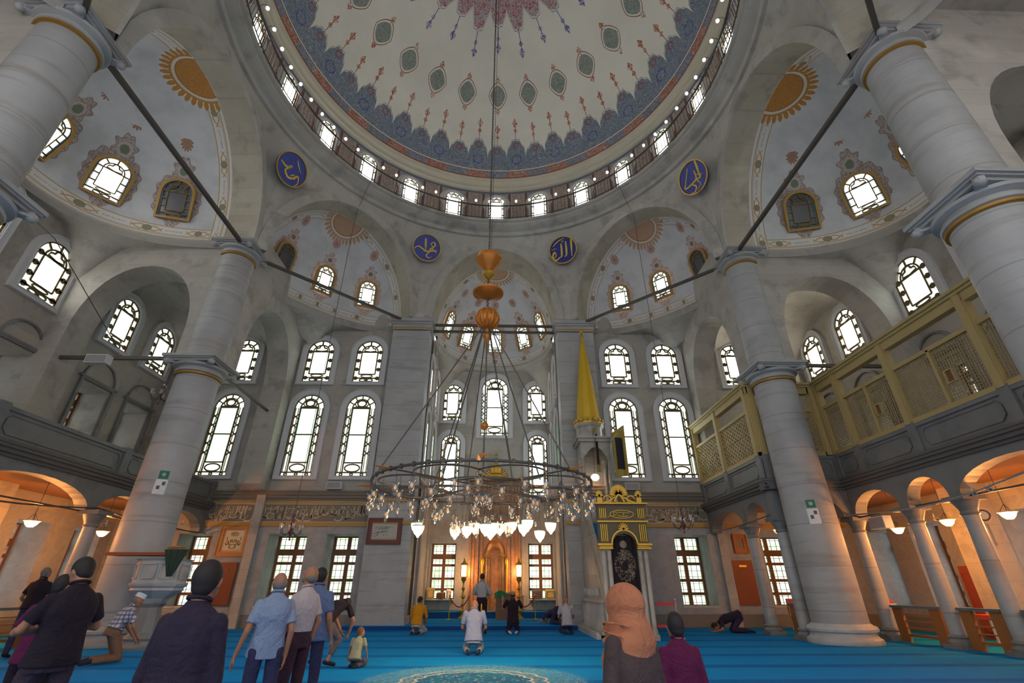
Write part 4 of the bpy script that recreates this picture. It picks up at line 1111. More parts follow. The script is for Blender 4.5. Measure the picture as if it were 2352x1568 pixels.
# ================================================================== MIHRAB
mih_m = M('honey_marble', rough=.35, fn=lambda: mixc((.34, .17, .06), (.18, .08, .03), ((noise(2.5, 5, None, .7, 2.0)-.35)*3).mx(0).mn(1)))
t = thing('prayer_niche', 'tall honey-coloured marble prayer niche with gilded crest in the end wall', 'mihrab', (.18, 14.9, .40))
b = MB(); out = [(-1.25, 0), (1.25, 0), (1.25, 6.1), (-1.25, 6.1)]; b.prism(out, [archloop(1.15, 2.95, 0, .0, 14)[::-1] if False else [(-.55, .02), (-.55, 2.35)]+[(-.55*math.cos(PI*k/12), 2.35+.75*math.sin(PI*k/12)) for k in range(1, 12)]+[(.55, 2.35), (.55, .02)]], .05)
b.v = [(x, y-.32, z) for x, y, z in b.v]
for sx in (-1, 1):
    for q, xx in enumerate((.66, .86, 1.06, 1.22)): b.bx(sx*xx-.05, sx*xx+.05, -.42 if q % 2 else -.38, -.3, 0, 5.8)
    b.bx(sx*1.20, sx*1.27, -.34, 0, 0, 6.05)
b.bx(-1.35, 1.35, -.46, 0, 4.0, 4.12); b.bx(-1.42, 1.42, -.52, 0, 5.97, 6.1); b.bx(-1.34, 1.34, -.44, 0, 5.75, 5.85)
b.obj('surround', mih_m, parent=t)
b = MB(); b.lathe([(.56, 0), (.56, 2.35), (.50, 2.62), (.36, 2.9), (.18, 3.06), (.02, 3.12)], 16, (0, -.30, 0), 0, PI)
for k in range(9):
    a = PI*(k+.5)/9; b.tube([(.54*math.cos(a), -.30+.54*math.sin(a), .05), (.54*math.cos(a), -.30+.54*math.sin(a), 2.3)], .025, 6)
b.v = [(x, -.30+(y+.30)*.5, z) for x, y, z in b.v]; b.obj('niche', mih_m, parent=t, smooth=True)
b = MB()
for sx in (-1, 1):
    b.lathe([(.08, 0), (.10, .1), (.05, .2), (.05, 1.9), (.09, 2.0), (.10, 2.1)], 10, (sx*.60, -.45, 0)); b.lathe([(.09, 2.1), (.11, 2.2), (.06, 2.3)], 10, (sx*.60, -.45, 0))
    for q in range(5): b.sphere((sx*(.15+.1*q), -.40, 2.45-.02*q), .035, 6, 5)
b.obj('gilded_colonnettes', gold_m, parent=t, smooth=True)
b = MB()
for k in range(13):
    a = PI*(k+.5)/13; L = .62; b.bar((0, -.30, 6.1), (L*math.cos(a), -.30, 6.1+L*.9*math.sin(a)), .09, .06); b.sphere((L*math.cos(a), -.30, 6.1+L*.9*math.sin(a)), .06, 6, 5)
b.lathe([(.3, 0), (.35, .25), (.2, .45), (.08, .6), (.05, .8), (.0, .9)], 12, (0, -.30, 6.35)); b.sphere((0, -.30, 7.38), .09, 8, 6)
b.obj('gilded_crest', gold_m, parent=t, smooth=True)
# candlesticks with lit lanterns
def candlestick(x, y, label):
    t = thing('candlestick_lamp', label, 'candlestick', (x, y, .14), group='lit candlesticks flanking the prayer niche')
    b = MB(); b.lathe([(.20, 0), (.20, .05), (.10, .10), (.06, .18), (.12, .26), (.13, .32), (.05, .38), (.045, .5), (.10, .56), (.045, .62), (.04, .78), (.11, .86), (.05, .93), (.035, 1.1), (.09, 1.2), (.04, 1.28), (.04, 1.42), (.08, 1.5), (.13, 1.58), (.08, 1.66)], 14); b.obj('stem', gold_m, parent=t, smooth=True)
    b = MB(); b.box((0, 0, 1.92), (.22, .22, .46)); b.obj('lantern_glass', white_glow, parent=t)
    b = MB()
    for sx in (-1, 1):
        for sy in (-1, 1): b.bar((sx*.12, sy*.12, 1.66), (sx*.13, sy*.13, 2.18), .025)
    b.box((0, 0, 2.17), (.32, .32, .04)); b.lathe([(.19, 2.19), (.10, 2.27), (.06, 2.30), (.03, 2.42), (.0, 2.5)], 4); b.box((0, 0, 1.67), (.28, .28, .04))
    b.obj('lantern_cage', gold_m, parent=t)
    plight(t, (0, .26, 1.92), 55, (1.0, .45, .14), .12)
candlestick(-1.22, 13.4, 'tall gilt candlestick with lit lantern left of the prayer niche')
candlestick(1.32, 13.4, 'tall gilt candlestick with lit lantern right of the prayer niche')
red_m = M('red_velvet', (.30, .02, .02), .8); redplastic = M('red_tape', (.65, .02, .03), .5)
for k, (x0, x1, lab) in enumerate(((-1.75, -.9, 'red rope barrier left of the prayer niche'), (1.0, 2.0, 'red rope barrier right of the prayer niche'))):
    t = thing('rope_barrier', lab, 'barrier', (x0, 12.7, .14), group=None)
    for xx in (0, x1-x0):
        b = MB(); b.lathe([(.13, 0), (.13, .03), (.02, .05), (.02, .88), (.04, .9), (.04, .95), (.0, .98)], 10, (xx, 0, 0)); b.obj('post', gold_m, parent=t, smooth=True)
    b = MB(); b.tube([((x1-x0)*q/10, 0, .86-.38*math.sin(PI*q/10)) for q in range(11)], .022, 6); b.obj('rope', red_m, parent=t, smooth=True)

# book stands and boxes in the niche windows
ybox = M('yellow_painted_box', (.62, .46, .14), .5)
def book_box(x, z, label, m, w=.36, h=.42, rot=0.2):
    t = thing('book_box', label, 'box', (x, 14.55, z), rot); b = MB(); b.add([(-w/2, -.14, 0), (w/2, -.14, 0), (w/2, .14, 0), (-w/2, .14, 0), (-w/2, -.14, h), (w/2, -.14, h), (w/2, .14, h*1.15), (-w/2, .14, h*1.15)], [(3, 2, 1, 0), (4, 5, 6, 7), (0, 1, 5, 4), (1, 2, 6, 5), (2, 3, 7, 6), (3, 0, 4, 7)]); b.obj('box_body', m, parent=t)
    b = MB(); b.rib(rect(-w/2+.04, w/2-.04, .05, h-.05), .025, .015, True, y0=-.14); b.obj('panel_moulding', wood_m, parent=t)
book_box(-2.85, .90, 'yellow wooden box in the left niche window', ybox); book_box(-2.35, .90, 'small dark reading stand in the left niche window', wood_m, .34, .25, -.3); book_box(-1.98, .90, 'pale grey box at the right end of the left niche window', plaster_w, .22, .36)
book_box(2.2, .90, 'dark box in the right niche window', iron_m, .42, .34, 0); book_box(2.85, .90, 'box with a glowing yellow front in the right niche window', ybox, .42, .36, 0)
t = thing('lectern', 'dark wooden lectern with a green cloth in front of the prayer niche', 'lectern', (.62, 12.9, .14))
b = MB(); b.bx(-.35, .35, -.2, .2, 0, .95); b.bx(-.42, .42, -.26, .26, .95, 1.0); b.obj('body', wood_m, parent=t)
b = MB(); b.grid(lambda u, v: (-.40+.5*u, -.27+.02*math.sin(u*14), 1.02+.10*math.sin(PI*u)-.26*v*(1-.3*math.sin(u*9))), 14, 6); b.obj('green_cloth', M('green_cloth', (.02, .22, .08), .9), parent=t, smooth='all')
b = MB(); b.bx(.05, .35, -.18, .12, 1.0, 1.05); b.obj('book', M('book_cover', (.5, .35, .1), .6), parent=t)

# ================================================================== MINBAR (pulpit stair)
min_m = M('pulpit_marble', rough=.4, fn=stone((.44, .42, .38), (.30, .285, .26), course=3.0, joint=.1, sc=1.5))
mdark = M('gate_marble_dark', (.10, .08, .04), .5)
t = thing('pulpit_stair', 'marble pulpit stair with tall golden spire and gilded gate, right of the niche', 'minbar', (4.28, 5.0, 0))
def mbx(b, x0, x1, y0, y1, z0, z1, m=None): b.bx(x0-4.28, x1-4.28, y0-5.0, y1-5.0, z0, z1, m)
b = MB()
for sx in (-1, 1):
    side = [(.25, .0), (4.15, .0), (4.15, 3.62), (3.05, 3.62), (.45, .95), (.25, .95)]
    b.M = frame((sx*.64, 0, 0), (0, 1, 0), (1, 0, 0)) if False else Matrix.Identity(4)
    vs = [(sx*.64, p[0], p[1]) for p in side]+[(sx*.52, p[0], p[1]) for p in side]; n = len(side)
    b.add(vs, [tuple(range(n)), tuple(range(2*n-1, n-1, -1))]+[(k, (k+1) % n, n+(k+1) % n, n+k) for k in range(n)])
b.obj('side_wall', min_m, parent=t)
b = MB()
for sx in (-1, 1):   # sloping pierced balustrade
    X0 = sx*.60
    for (dy0, dz0, dy1, dz1, w) in ((.45, 1.72, 3.05, 4.42, .10), (.45, 1.02, 3.05, 3.70, .08), (.45, 1.40, 3.05, 4.08, .03)): b.bar((X0, dy0, dz0), (X0, dy1, dz1), .12 if w > .05 else .04, w)
    for q in range(27):
        y = .5+2.5*q/26; z = 1.02+2.68*(y-.45)/2.6; b.bar((X0, y, z), (X0, y, z+.70), .035)
    for q in range(13):
        y = .5+2.3*q/12; z = 1.05+2.68*(y-.45)/2.6; b.bar((X0, y, z), (X0, y+.2, z+.88), .025); b.bar((X0, y+.2, z+.2), (X0, y, z+.66), .025)
b.obj('balustrade', min_m, parent=t)
b = MB()
for sx in (-1, 1):   # low balustrade and carved panels of the flank
    X0 = sx*.72
    b.bar((X0, .3, .98), (X0, 4.1, .98), .14, .09); b.bar((X0, .3, .16), (X0, 4.1, .16), .22, .12)
    for q in range(18): y = .4+3.6*q/17; b.lathe([(.035, .2), (.055, .38), (.03, .55), (.05, .72), (.03, .95)], 6, (X0, y, 0))
    for q in range(9): y = 1.3+2.6*q/8; b.tube([(X0*.94, y-.12, 1.12), (X0*.94, y, 1.32), (X0*.94, y+.12, 1.12)], .03, 5)
b.obj('flank_railing', wmarble_m, parent=t, smooth=True)
b = MB()
for q in range(11): b.bx(-.52, .52, .4+.25*q, .4+.25*q+.3, 0, .28+.30*q)
b.bx(-.52, .52, 3.05, 4.1, 3.3, 3.55); b.obj('steps', [carpet_m], parent=t)
b = MB()
for sx in (-1, 1):
    for yy in (3.15, 4.05):
        b.lathe([(.10, 3.6), (.10, 3.7), (.07, 3.75), (.065, 5.9), (.10, 6.0), (.11, 6.12)], 12, (sx*.52, yy, 0)); b.box((sx*.52, yy, 3.75), (.2, .2, .3))
# arched heads between the posts
for (fx, fy) in (((-.52, 3.15), (.52, 3.15)), ((-.52, 4.05), (.52, 4.05))):
    pts = [(fx[0]-.08, 6.7), (fx[0]-.08, 6.1)]+[(-.44+.88*k/14, 6.05+.42*math.sin(PI*k/14)**.8) for k in range(15)]+[(fy[0]+.08, 6.1), (fy[0]+.08, 6.7)]
    bb = MB(); bb.prism(pts[::-1], [], .12); b.add([(x, y+fx[1]-.06, z) for x, y, z in bb.v], bb.f)
for sx in (-1, 1):
    pts = [(3.07, 6.7), (3.07, 6.1)]+[(3.2+.8*k/14, 6.05+.42*math.sin(PI*k/14)**.8) for k in range(15)]+[(4.13, 6.1), (4.13, 6.7)]
    bb = MB(); bb.prism(pts[::-1], [], .12); b.add([(sx*.52+y*1-.06, x, z) for x, y, z in bb.v], bb.f)
b.box((0, 3.6, 6.74), (1.36, 1.24, .12)); b.box((0, 3.6, 6.84), (1.5, 1.4, .08))
b.lathe([(.55, 6.88), (.55, 7.35), (.62, 7.42), (.66, 7.5), (.60, 7.52)], 8, (-.1, 3.6, 0))
b.obj('canopy', min_m, parent=t)
b = MB(); b.lathe([(.50, 7.55), (.47, 8.2), (.30, 9.9), (.16, 11.0), (.07, 11.6)], 12, (-.1, 3.6, 0)); 
for k in range(12): a = 2*PI*k/12; b.bar((-.1+.49*math.cos(a), 3.6+.49*math.sin(a), 7.6), (-.1+.07*math.cos(a), 3.6+.07*math.sin(a), 11.6), .03)
spire_m = M('golden_spire_paint', (.62, .40, .02), .45, .25); b.obj('spire', spire_m, parent=t)
b = MB(); b.lathe([(.62, 7.50), (.62, 7.58), (.56, 7.60)], 12, (-.1, 3.6, 0))
for k in range(14): a = 2*PI*k/14; b.sphere((-.1+.60*math.cos(a), 3.6+.60*math.sin(a), 7.66), .07, 6, 5, sc=(1, 1, 1.3))
b.obj('gilded_crown', gold_m, parent=t)
b = MB(); b.lathe([(.10, 11.6), (.12, 11.65), (.05, 11.7), (.04, 11.8), (.09, 11.88), (.04, 11.96), (.02, 12.05)], 10, (-.1, 3.6, 0)); b.sphere((-.1, 3.6, 12.16), .12, 10, 7, sc=(1, .5, 1)); b.obj('finial', gold_m, parent=t, smooth=True)
# gate
b = MB()
for sx in (-1, 1):
    for xx in (.66, .48): b.lathe([(.11, .12), (.09, .25), (.075, .3), (.07, 2.3), (.09, 2.36)], 12, (sx*xx, 0, 0))
    b.bx(sx*.40, sx*.76, -.12, .14, 0, .14); b.bx(sx*.42, sx*.74, .05, .14, .1, 2.4)
b.obj('gate_columns', min_m, parent=t, smooth=True)
b = MB(); hole = [(-.36, 2.55)]+[(-.36*math.cos(PI*k/12), 2.55+.30*math.sin(PI*k/12)) for k in range(1, 12)]+[(.36, 2.55)]
pts = [(-.76, 2.55)]+hole+[(.76, 2.55), (.76, 3.72), (-.76, 3.72)]; b.prism(pts, [], .3); b.v = [(x, y-.14, z) for x, y, z in b.v]; b.obj('gate_entablature', mdark, parent=t)
b = MB()
for z0, z1, e in ((2.40, 2.45, .03), (2.50, 2.56, .06), (2.46, 2.49, .0)):
    for sx in (-1, 1): b.bx(sx*.38, sx*(.78+e), -.17-e, .17, z0, z1)
for z0, e in ((3.18, .03), (3.72, .08)): b.bx(-.78-e, .78+e, -.18-e, .17, z0, z0+.045)
for sx in (-1, 1):
    for q in range(4):
        xx = sx*(.52+.06*q); b.bar((xx, -.16, 2.62), (xx, -.16, 3.12), .028); b.bar((xx, -.16, 3.30), (xx, -.16, 3.60), .028)
b.rib([(-.40*math.cos(PI*k/12)*1.0, 2.55+.40*math.sin(PI*k/12)) for k in range(13)], .05, .05, y0=-.15)
for k in range(7): a = PI*(k+.5)/7; b.bar((0, -.19, 2.96), (.17*math.cos(a), -.19, 2.96+.2*math.sin(a)), .035)
b.rib(ellipse(0, 3.42, .38, .12, 20), .02, .03, True, y0=-.14)
bb_ = MB(); script_strokes(bb_, -.34, .34, 3.33, 3.51, -.14, 0, 5, w=.02, d=.03); b.add(bb_.v, bb_.f)
# crest: shell fan, scrolls and corner flames
for k in range(15): a = PI*(k+.5)/15; b.bar((0, 0, 4.02), (.30*math.cos(a), 0, 4.02+.34*math.sin(a)), .055, .05)
for sx in (-1, 1):
    b.tube([(sx*(.12+.5*q/12), 0, 3.98-.20*math.sin(PI*q/12*.5)) for q in range(13)], .04, 6)
    b.tube([(sx*(.38+.13*math.cos(a)), 0, 3.90+.11*math.sin(a)) for a in [q*.6 for q in range(10)]], .03, 6)
    b.box((sx*.64, 0, 3.86), (.16, .12, .18))
    for k in range(7): a = PI*(k+.5)/7; b.bar((sx*.64, 0, 3.98), (sx*.64+.12*math.cos(a), 0, 4.0+.18*math.sin(a)), .035)
b.tube([(-.16+.32*q/8, 0, 3.82+.22*math.sin(PI*q/8)) for q in range(9)], .05, 6)
b.obj('gilded_ornament', gold_m, parent=t)
def curt():
    x, y, z = wpos(); f = noise(7, 3, None, .6, 1.5)
    e = (((x-4.28)/.30).pw(2.0)+((z-1.95)/.42).pw(2.0))
    c = mixc((.012, .008, .012), (.25, .20, .16), ((f-.5).abs()).lt(.04)*e.lt(1.2)*e.gt(.1))
    c = mixc(c, (.30, .20, .06), ((x-4.28).abs()*2.2+(z-1.15).abs()).lt(.22)); c = mixc(c, (.26, .22, .18), hyp(x-4.28, z-2.55).lt(.11))
    return c
b = MB(); b.grid(lambda u, v: (-.40+.80*u, .03+.025*math.sin(u*22), .15+2.65*v), 40, 4); b.obj('embroidered_curtain', M('black_embroidered_cloth', rough=.9, fn=curt), parent=t, smooth='all')
lt = plight(t, (0, 3.6, 5.3), 45, (1.0, .42, .18), .12)
b = MB(); b.sphere((0, 3.6, 5.35), .17, 12, 8, sc=(1, 1, .8)); b.obj('lit_globe', globe_glow, parent=t); b = MB(); b.tube([(0, 3.6, 5.5), (0, 3.6, 6.6)], .01, 5); b.obj('lamp_cord', iron_m, parent=t)
b = MB(); b.tube([(-.35, 3.2, 3.6), (-.35, 3.2, 4.55), (-.30, 3.1, 4.75)], .012, 5); b.sphere((-.30, 3.08, 4.78), .03, 6, 5); b.obj('microphone_stand', iron_m, parent=t)
# banners
def banner(x, y, z, w, h, ang, label):
    t = thing('banner', label, 'banner', (x, y, z), ang, group='banners hanging at the pulpit stair')
    b = MB(); b.tube([(-.1, -.0, -.35), (w*.5, 0, .05), (w, 0, .32)], .018, 6); b.obj('pole', wmarble_m, parent=t)
    b = MB(); b.grid(lambda u, v: (w*u, .03*math.sin(u*9), -h*v+.30*u*(1-v)+.12*u), 16, 12, m=0)
    def bc():
        X_, Y_, Z_ = coords(); return mixc((.36, .26, .05), (.015, .01, .02), ((X_-w*.5).abs()).lt(w*.28)*((Z_+h*.45).abs()).lt(h*.36))
    b.obj('cloth', M('banner_cloth', rough=.8, fn=bc), parent=t, smooth='all')
banner(4.25, 7.85, 7.15, .5, 1.75, math.radians(62), 'dark banner with gold border hanging edge-on by the pulpit canopy')
banner(4.85, 7.40, 6.85, .62, 1.75, math.radians(20), 'dark banner with ochre border right of the pulpit canopy')

# red tape barrier beside the gate
t = thing('tape_barrier', 'grey post with two red tapes right of the gilded gate', 'barrier', (5.75, 5.3, 0))
b = MB(); b.lathe([(.16, 0), (.16, .03), (.03, .05), (.03, .98), (.045, 1.0), (.045, 1.06)], 12); b.obj('post', M('steel_post', (.35, .36, .38), .4, .6), parent=t)
for z_ in (.88, .30): b = MB(); b.bx(-.62, 0, -.01, .01, z_, z_+.07); b.obj('red_tape', redplastic, parent=t)
# low marble kerb left of the stair flank
b = MB(); b.bx(3.28, 3.42, 5.3, 9.0, 0, .12); b.bx(3.28, 3.36, 5.3, 9.0, .12, .17); tag(b.obj('kerb', wmarble_m), 'low marble kerb running along the left flank of the pulpit stair', 'kerb')

# ================================================================== PREACHER'S PULPIT at the left column
t = thing('preaching_chair', 'carved marble preaching pulpit bowl on a pedestal against the left great column', 'pulpit', (-8.42, 3.05, 0))
b = MB(); b.lathe([(.42, 0), (.43, .06), (.38, .12), (.36, .18), (.40, .24), (.36, .30), (.30, .36), (.26, .60), (.24, .9), (.30, .98), (.26, 1.02)], 8, a0=PI/8, a1=2*PI+PI/8); b.obj('pedestal', dmarble_m, parent=t)
b = MB(); b.lathe([(.24, .95), (.34, 1.10), (.52, 1.22), (.60, 1.28), (.58, 1.33), (.64, 1.38), (.66, 1.43), (.60, 1.47), (.60, 1.95), (.66, 2.0)], 8, a0=PI/8, a1=2*PI+PI/8)
for k in range(8):
    a = PI/4*k; m_ = Matrix.Rotation(a, 4, 'Z') @ Matrix.Translation((0, -.565, 0)); b.M = m_
    b.rib([(-.16, 1.55), (.16, 1.55), (.18, 1.6), (.18, 1.82), (.16, 1.88), (-.16, 1.88), (-.18, 1.82), (-.18, 1.6)], .03, .025, True)
b.M = Matrix.Identity(4); b.obj('bowl', wmarble_m, parent=t)
b = MB(); b.box((-.25, -.45, 2.10), (1.75, .5, .07)); b.obj('shelf_board', M('red_brown_board', (.33, .07, .025), .5), parent=t)
b = MB()
for q in range(12): b.box((.38+.026*q, -.55, 2.19), (.014, .25, .13))
b.box((.52, -.55, 2.27), (.36, .3, .03)); b.obj('reading_rest', M('light_wood', (.42, .22, .08), .5), parent=t)
b = MB(); b.grid(lambda u, v: (.55+(u-.5)*.62*(1-v*.75)+.1, -.72-.02*math.sin(u*20), 2.2-.62*v), 16, 8); b.obj('green_cloth', M('dark_green_velvet', (.02, .045, .03), .8), parent=t, smooth='all')

# ================================================================== PICTURES, PANELS, SPEAKERS, SIGNS, CAMERAS
def picture(name, fr, w, h, m1, m2, label, text, cat='framed calligraphy'):
    t = thing(name, label, cat, mat=fr)
    b = MB(); b.prism(rect(-w/2, w/2, 0, h), [rect(-w/2+.17, w/2-.17, .17, h-.17)[::-1]], .07); b.v = [(x, y-.07, z) for x, y, z in b.v]; b.rib(rect(-w/2+.03, w/2-.03, .03, h-.03), .04, .03, True, y0=-.07); b.obj('frame', m1, parent=t)
    b = MB(); b.bx(-w/2+.1, w/2-.1, -.03, -.0, .1, h-.1); b.obj('mat_board', m2, parent=t)
    return t
t = picture('framed_calligraphy', wallmat(FRONT, -10.35, 2.45), 1.22, 1.2, M('orange_wood_frame', (.42, .19, .06), .5), M('peach_mount', (.55, .30, .16), .7), 'wooden framed calligraphy on the front wall between left casement windows', '')
b = MB(); b.bx(-.36, .36, -.04, -.03, .24, .97); b.obj('paper', M('cream_paper', (.62, .55, .36), .8), parent=t)
b = MB()
for s in (-1, 1):
    taper(b, [(s*.30, .52), (s*.26, .44), (s*.18, .50), (s*.22, .58), (s*.27, .52)], .05, y0=-.04, d=.01); taper(b, [(s*.18, .48), (s*.08, .44), (s*.0, .46)], .04, y0=-.04, d=.01); taper(b, [(s*.28, .60), (s*.27, .68), (s*.29, .74)], .03, y0=-.04, d=.01)
    taper(b, [(s*.08, .52), (s*.12, .58), (s*.05, .62), (s*.02, .52)], .045, y0=-.04, d=.01); taper(b, [(s*.12, .42), (s*.10, .33), (s*.0, .30)], .045, y0=-.04, d=.01)
for q in range(5): b.rib(ellipse(0, .84, .16-.03*q, .085-.016*q, 14), .006, .008, True, y0=-.04)
b.obj('lettering', wood_m, parent=t)
t = picture('framed_calligraphy', wallmat(frame((0, 9.2, 0), (1, 0, 0), (0, 1, 0)), -4.15, 2.85), 1.35, .98, M('dark_red_frame', (.13, .03, .02), .5), M('grey_mount', (.35, .33, .30), .7), 'dark framed calligraphy panel on the left pier', '')
b = MB(); b.bx(-.5, .5, -.04, -.03, .22, .76); b.obj('paper', M('grey_paper', (.45, .43, .38), .8), parent=t)
b = MB()
for z in (.62, .48, .34):
    script_strokes(b, -.46, .40, z-.045, z+.05, -.04, 0, int(z*100), w=.012, d=.008)
b.obj('lettering', iron_m, parent=t)
t = thing('wooden_board', 'red-brown wooden board leaning on the front wall beneath the framed calligraphy', 'board', mat=wallmat(FRONT, -10.3, .75)); b = MB(); b.bx(-.38, .38, -.08, -.02, 0, 1.5); b.obj('board', M('red_wood', (.22, .05, .02), .5), parent=t); b = MB(); b.rib(rect(-.33, .33, .05, 1.45), .03, .02, True, y0=-.08); b.bx(-.08, .08, -.11, -.08, 1.2, 1.26); b.obj('moulding', wood_m, parent=t)
for x, z0, lab in ((10.35, 2.6, 'small gilt framed picture on the front wall under the right gallery box'), ):
    t = picture('framed_picture', wallmat(FRONT, x, z0), .6, .75, M('red_gilt_frame', (.30, .09, .03), .5), M('print', (.25, .18, .12), .7), lab, '', 'picture')
t = thing('wooden_board', 'red-brown notice board on the front wall between the two right windows', 'board', mat=wallmat(FRONT, 10.25, .75)); b = MB(); b.bx(-.42, .42, -.07, 0, 0, 1.6); b.obj('board', bpy.data.materials['red_wood'], parent=t); b = MB(); b.bx(-.15, .15, -.09, -.07, 1.35, 1.42); b.obj('plate', gold_m, parent=t)
# framed panel and red door leaf on the right side wall
t = picture('framed_picture', wallmat(RIGHT, -4.75, 2.35), .75, .8, M('bright_gilt_frame', (.60, .38, .08), .5), M('yellow_print', (.45, .33, .15), .7), 'gilt framed panel lit by the lamp on the right side wall', '', 'picture')
t = thing('cabinet', 'dark red wooden cupboard standing at the right side wall', 'cabinet', mat=wallmat(RIGHT, -4.75, 0)); b = MB(); b.bx(-.5, .5, -.4, 0, 0, 1.95); b.obj('body', M('red_cabinet', (.25, .045, .02), .45), parent=t)
for s in (-1, 1):
    b = MB(); b.bx(s*.25-.22, s*.25+.22, -.43, -.4, .1, 1.85); b.rib(rect(s*.25-.17, s*.25+.17, .2, 1.75), .03, .015, True, y0=-.43); d_ = b.obj('door', bpy.data.materials['red_cabinet'], parent=t)
spk = M('speaker_shell', (.62, .62, .62), .5); spkg = M('speaker_grille', (.30, .30, .31), .6)
def speaker(mat, label, w=.62, h=.30):
    t = thing('loudspeaker', label, 'loudspeaker', mat=mat, group=None)
    b = MB(); b.bx(-w/2, w/2, -.26, 0, -h/2, h/2); b.obj('housing', spk, parent=t); b = MB(); b.bx(-w/2+.03, w/2-.03, -.27, -.25, -h/2+.03, h/2-.03); b.obj('grille', spkg, parent=t)
    b = MB(); b.bx(-.04, .04, 0, .16, -.03, .03); b.obj('bracket', iron_m, parent=t)
speaker(wallmat(FRONT, -6.6, 5.18, .14), 'white loudspeaker on the front wall below the left tall windows')
speaker(wallmat(FRONT, 6.05, 5.20, .14), 'white loudspeaker on the front wall above the gilded gate')
speaker(wallmat(frame((0, 3.7, 0), (1, 0, 0), (0, 1, 0)), -13.0, 8.05), 'white loudspeaker hanging from the left tie rod', .7, .3)
speaker(wallmat(frame((-11.9, 0, 0), (0, 1, 0), (-1, 0, 0)), 6.05, 3.15), 'grey loudspeaker under the left gallery beside the great column', .6, .34)
speaker(wallmat(frame((11.85, 0, 0), (0, -1, 0), (1, 0, 0)), -3.7, 3.05), 'cream loudspeaker under the first arch right of the right great column', .6, .34)
def cctv(x, y, z, ang, label):
    t = thing('security_camera', label, 'security camera', (x, y, z), ang, group=None)
    b = MB(); b.tube([(0, 0, 0), (0, -.22, -.03)], .045, 10); b.obj('camera_body', spk, parent=t); b = MB(); b.tube([(0, -.22, -.03), (0, -.235, -.032)], .035, 10); b.obj('lens', iron_m, parent=t); b = MB(); b.tube([(0, 0, 0), (0, .05, .06), (0, .05, .14)], .014, 6); b.obj('bracket', spk, parent=t)
cctv(-11.3, 4.3, 3.0, .5, 'white security camera on the dark arcade column under the left gallery'); cctv(-12.0, 9.0, 3.55, .3, 'small security camera on the front wall near the left column')
cctv(11.6, .35, 3.30, -.7, 'left one of two white security cameras by the cables at the right'); cctv(11.6, -.05, 3.32, -.7, 'right one of two white security cameras by the cables at the right')
cctv(12.3, 2.45, 3.0, -.5, 'security camera beside the second arcade column at the right'); cctv(12.6, 1.7, 3.05, -.5, 'security camera between second and third arcade columns at the right')
t = thing('wall_clock', 'small round ornamented clock hanging in the big right arch', 'clock', (12.6, 1.35, 2.95), -.8); b = MB(); b.tube([(0, 0, 0), (0, -.06, 0)], .14, 18); b.obj('case', iron_m, parent=t); b = MB(); b.tube([(0, -.06, 0), (0, -.07, 0)], .10, 18); b.obj('dial', plaster_w, parent=t); b = MB(); b.box((0, -.02, -.45), (.05, .02, .5)); b.obj('pendulum_tassel', spkg, parent=t)
# column notices
grn = M('safety_green', (.0, .16, .09), .5); paper = M('white_paper', (.72, .73, .75), .6)
def notice(x, y, z, ang, h, m, name, label, dot=False):
    t = thing(name, label, 'sign', (x, y, z), ang); b = MB(); w = .30 if not dot else .24
    n = 6
    def P(u, v): a = (u-.5)*w/.68; return (.69*math.sin(a), -.69*math.cos(a)-.012, (v-.5)*h)
    b.grid(P, n, 1); b.obj('sheet', m, parent=t)
    b = MB()
    if dot: b.lathe([(.0, 0), (.055, 0)], 12); b.v = [(x_, -.715, y_) for x_, y_, z_ in b.v]; b.obj('symbol', paper, parent=t)
    else:
        for (a0, z0) in ((.02, .05), (-.09, -.07)): b.bx(a0, a0+.08, -.712, -.708, z0, z0+.10)
        b.obj('dark_square', iron_m, parent=t)
ar = math.atan2(9.89-.38, 4.09+10.87)
notice(9.89, 4.09, 3.55, -ar*-1*-.75, .22, grn, 'safety_sign', 'small green sign on the right great column', True); notice(9.89, 4.09, 3.20, -ar*.75, .42, paper, 'paper_notice', 'white paper notice below the green sign on the right great column')
notice(-9.89, 4.09, 4.30, ar*.95, .22, grn, 'safety_sign', 'small green sign on the left great column', True); notice(-9.89, 4.09, 3.95, ar*.95, .42, paper, 'paper_notice', 'white paper notice below the green sign on the left great column')

# ================================================================== FENCES, FURNITURE, BOOKS
fw_m = M('fence_wood', (.34, .13, .035), .5); rail_m = M('blue_grey_rail', (.10, .16, .20), .5)
def fence(x, y0, y1, label, s):
    t = thing('wooden_fence', label, 'fence', (x, y0, 0)); L = y1-y0
    for yy in (.12, L-.12):
        b = MB(); b.bx(-.04, .04, yy-.16, yy+.16, 0, .84); b.obj('post', fw_m, parent=t)
    b = MB(); b.bx(-.09, .09, -.05, L+.05, .84, .90); b.obj('top_rail', rail_m, parent=t)
    for z in (.14, .34, .50, .66):
        b = MB(); b.bx(-.02, .02, 0, L, z, z+(.07 if z < .2 else .03)); b.obj('rail', fw_m, parent=t)
for k, (a, c, lab) in enumerate(((3.0, 4.55, 'orange-brown fence between first and second arcade columns at the right'), (1.25, 2.3, 'orange-brown fence between second and third arcade columns at the right'), (-1.6, .65, 'orange-brown fence at the right edge of the photo'))): fence(11.9, a, c, lab, 1)
fence(10.0, 5.15, 6.6, 'dark red fence under the gallery box behind the right great column', 1)
fence(-11.9, .4, 3.7, 'orange-brown fence under the left gallery at the left edge of the photo', -1)
t = thing('side_table', 'small white table with a red top by the right side wall', 'table', (13.6, 3.35, 0)); b = MB(); b.bx(-.35, .35, -.3, .3, .62, .70); b.obj('red_top', M('red_top', (.55, .05, .02), .5), parent=t)
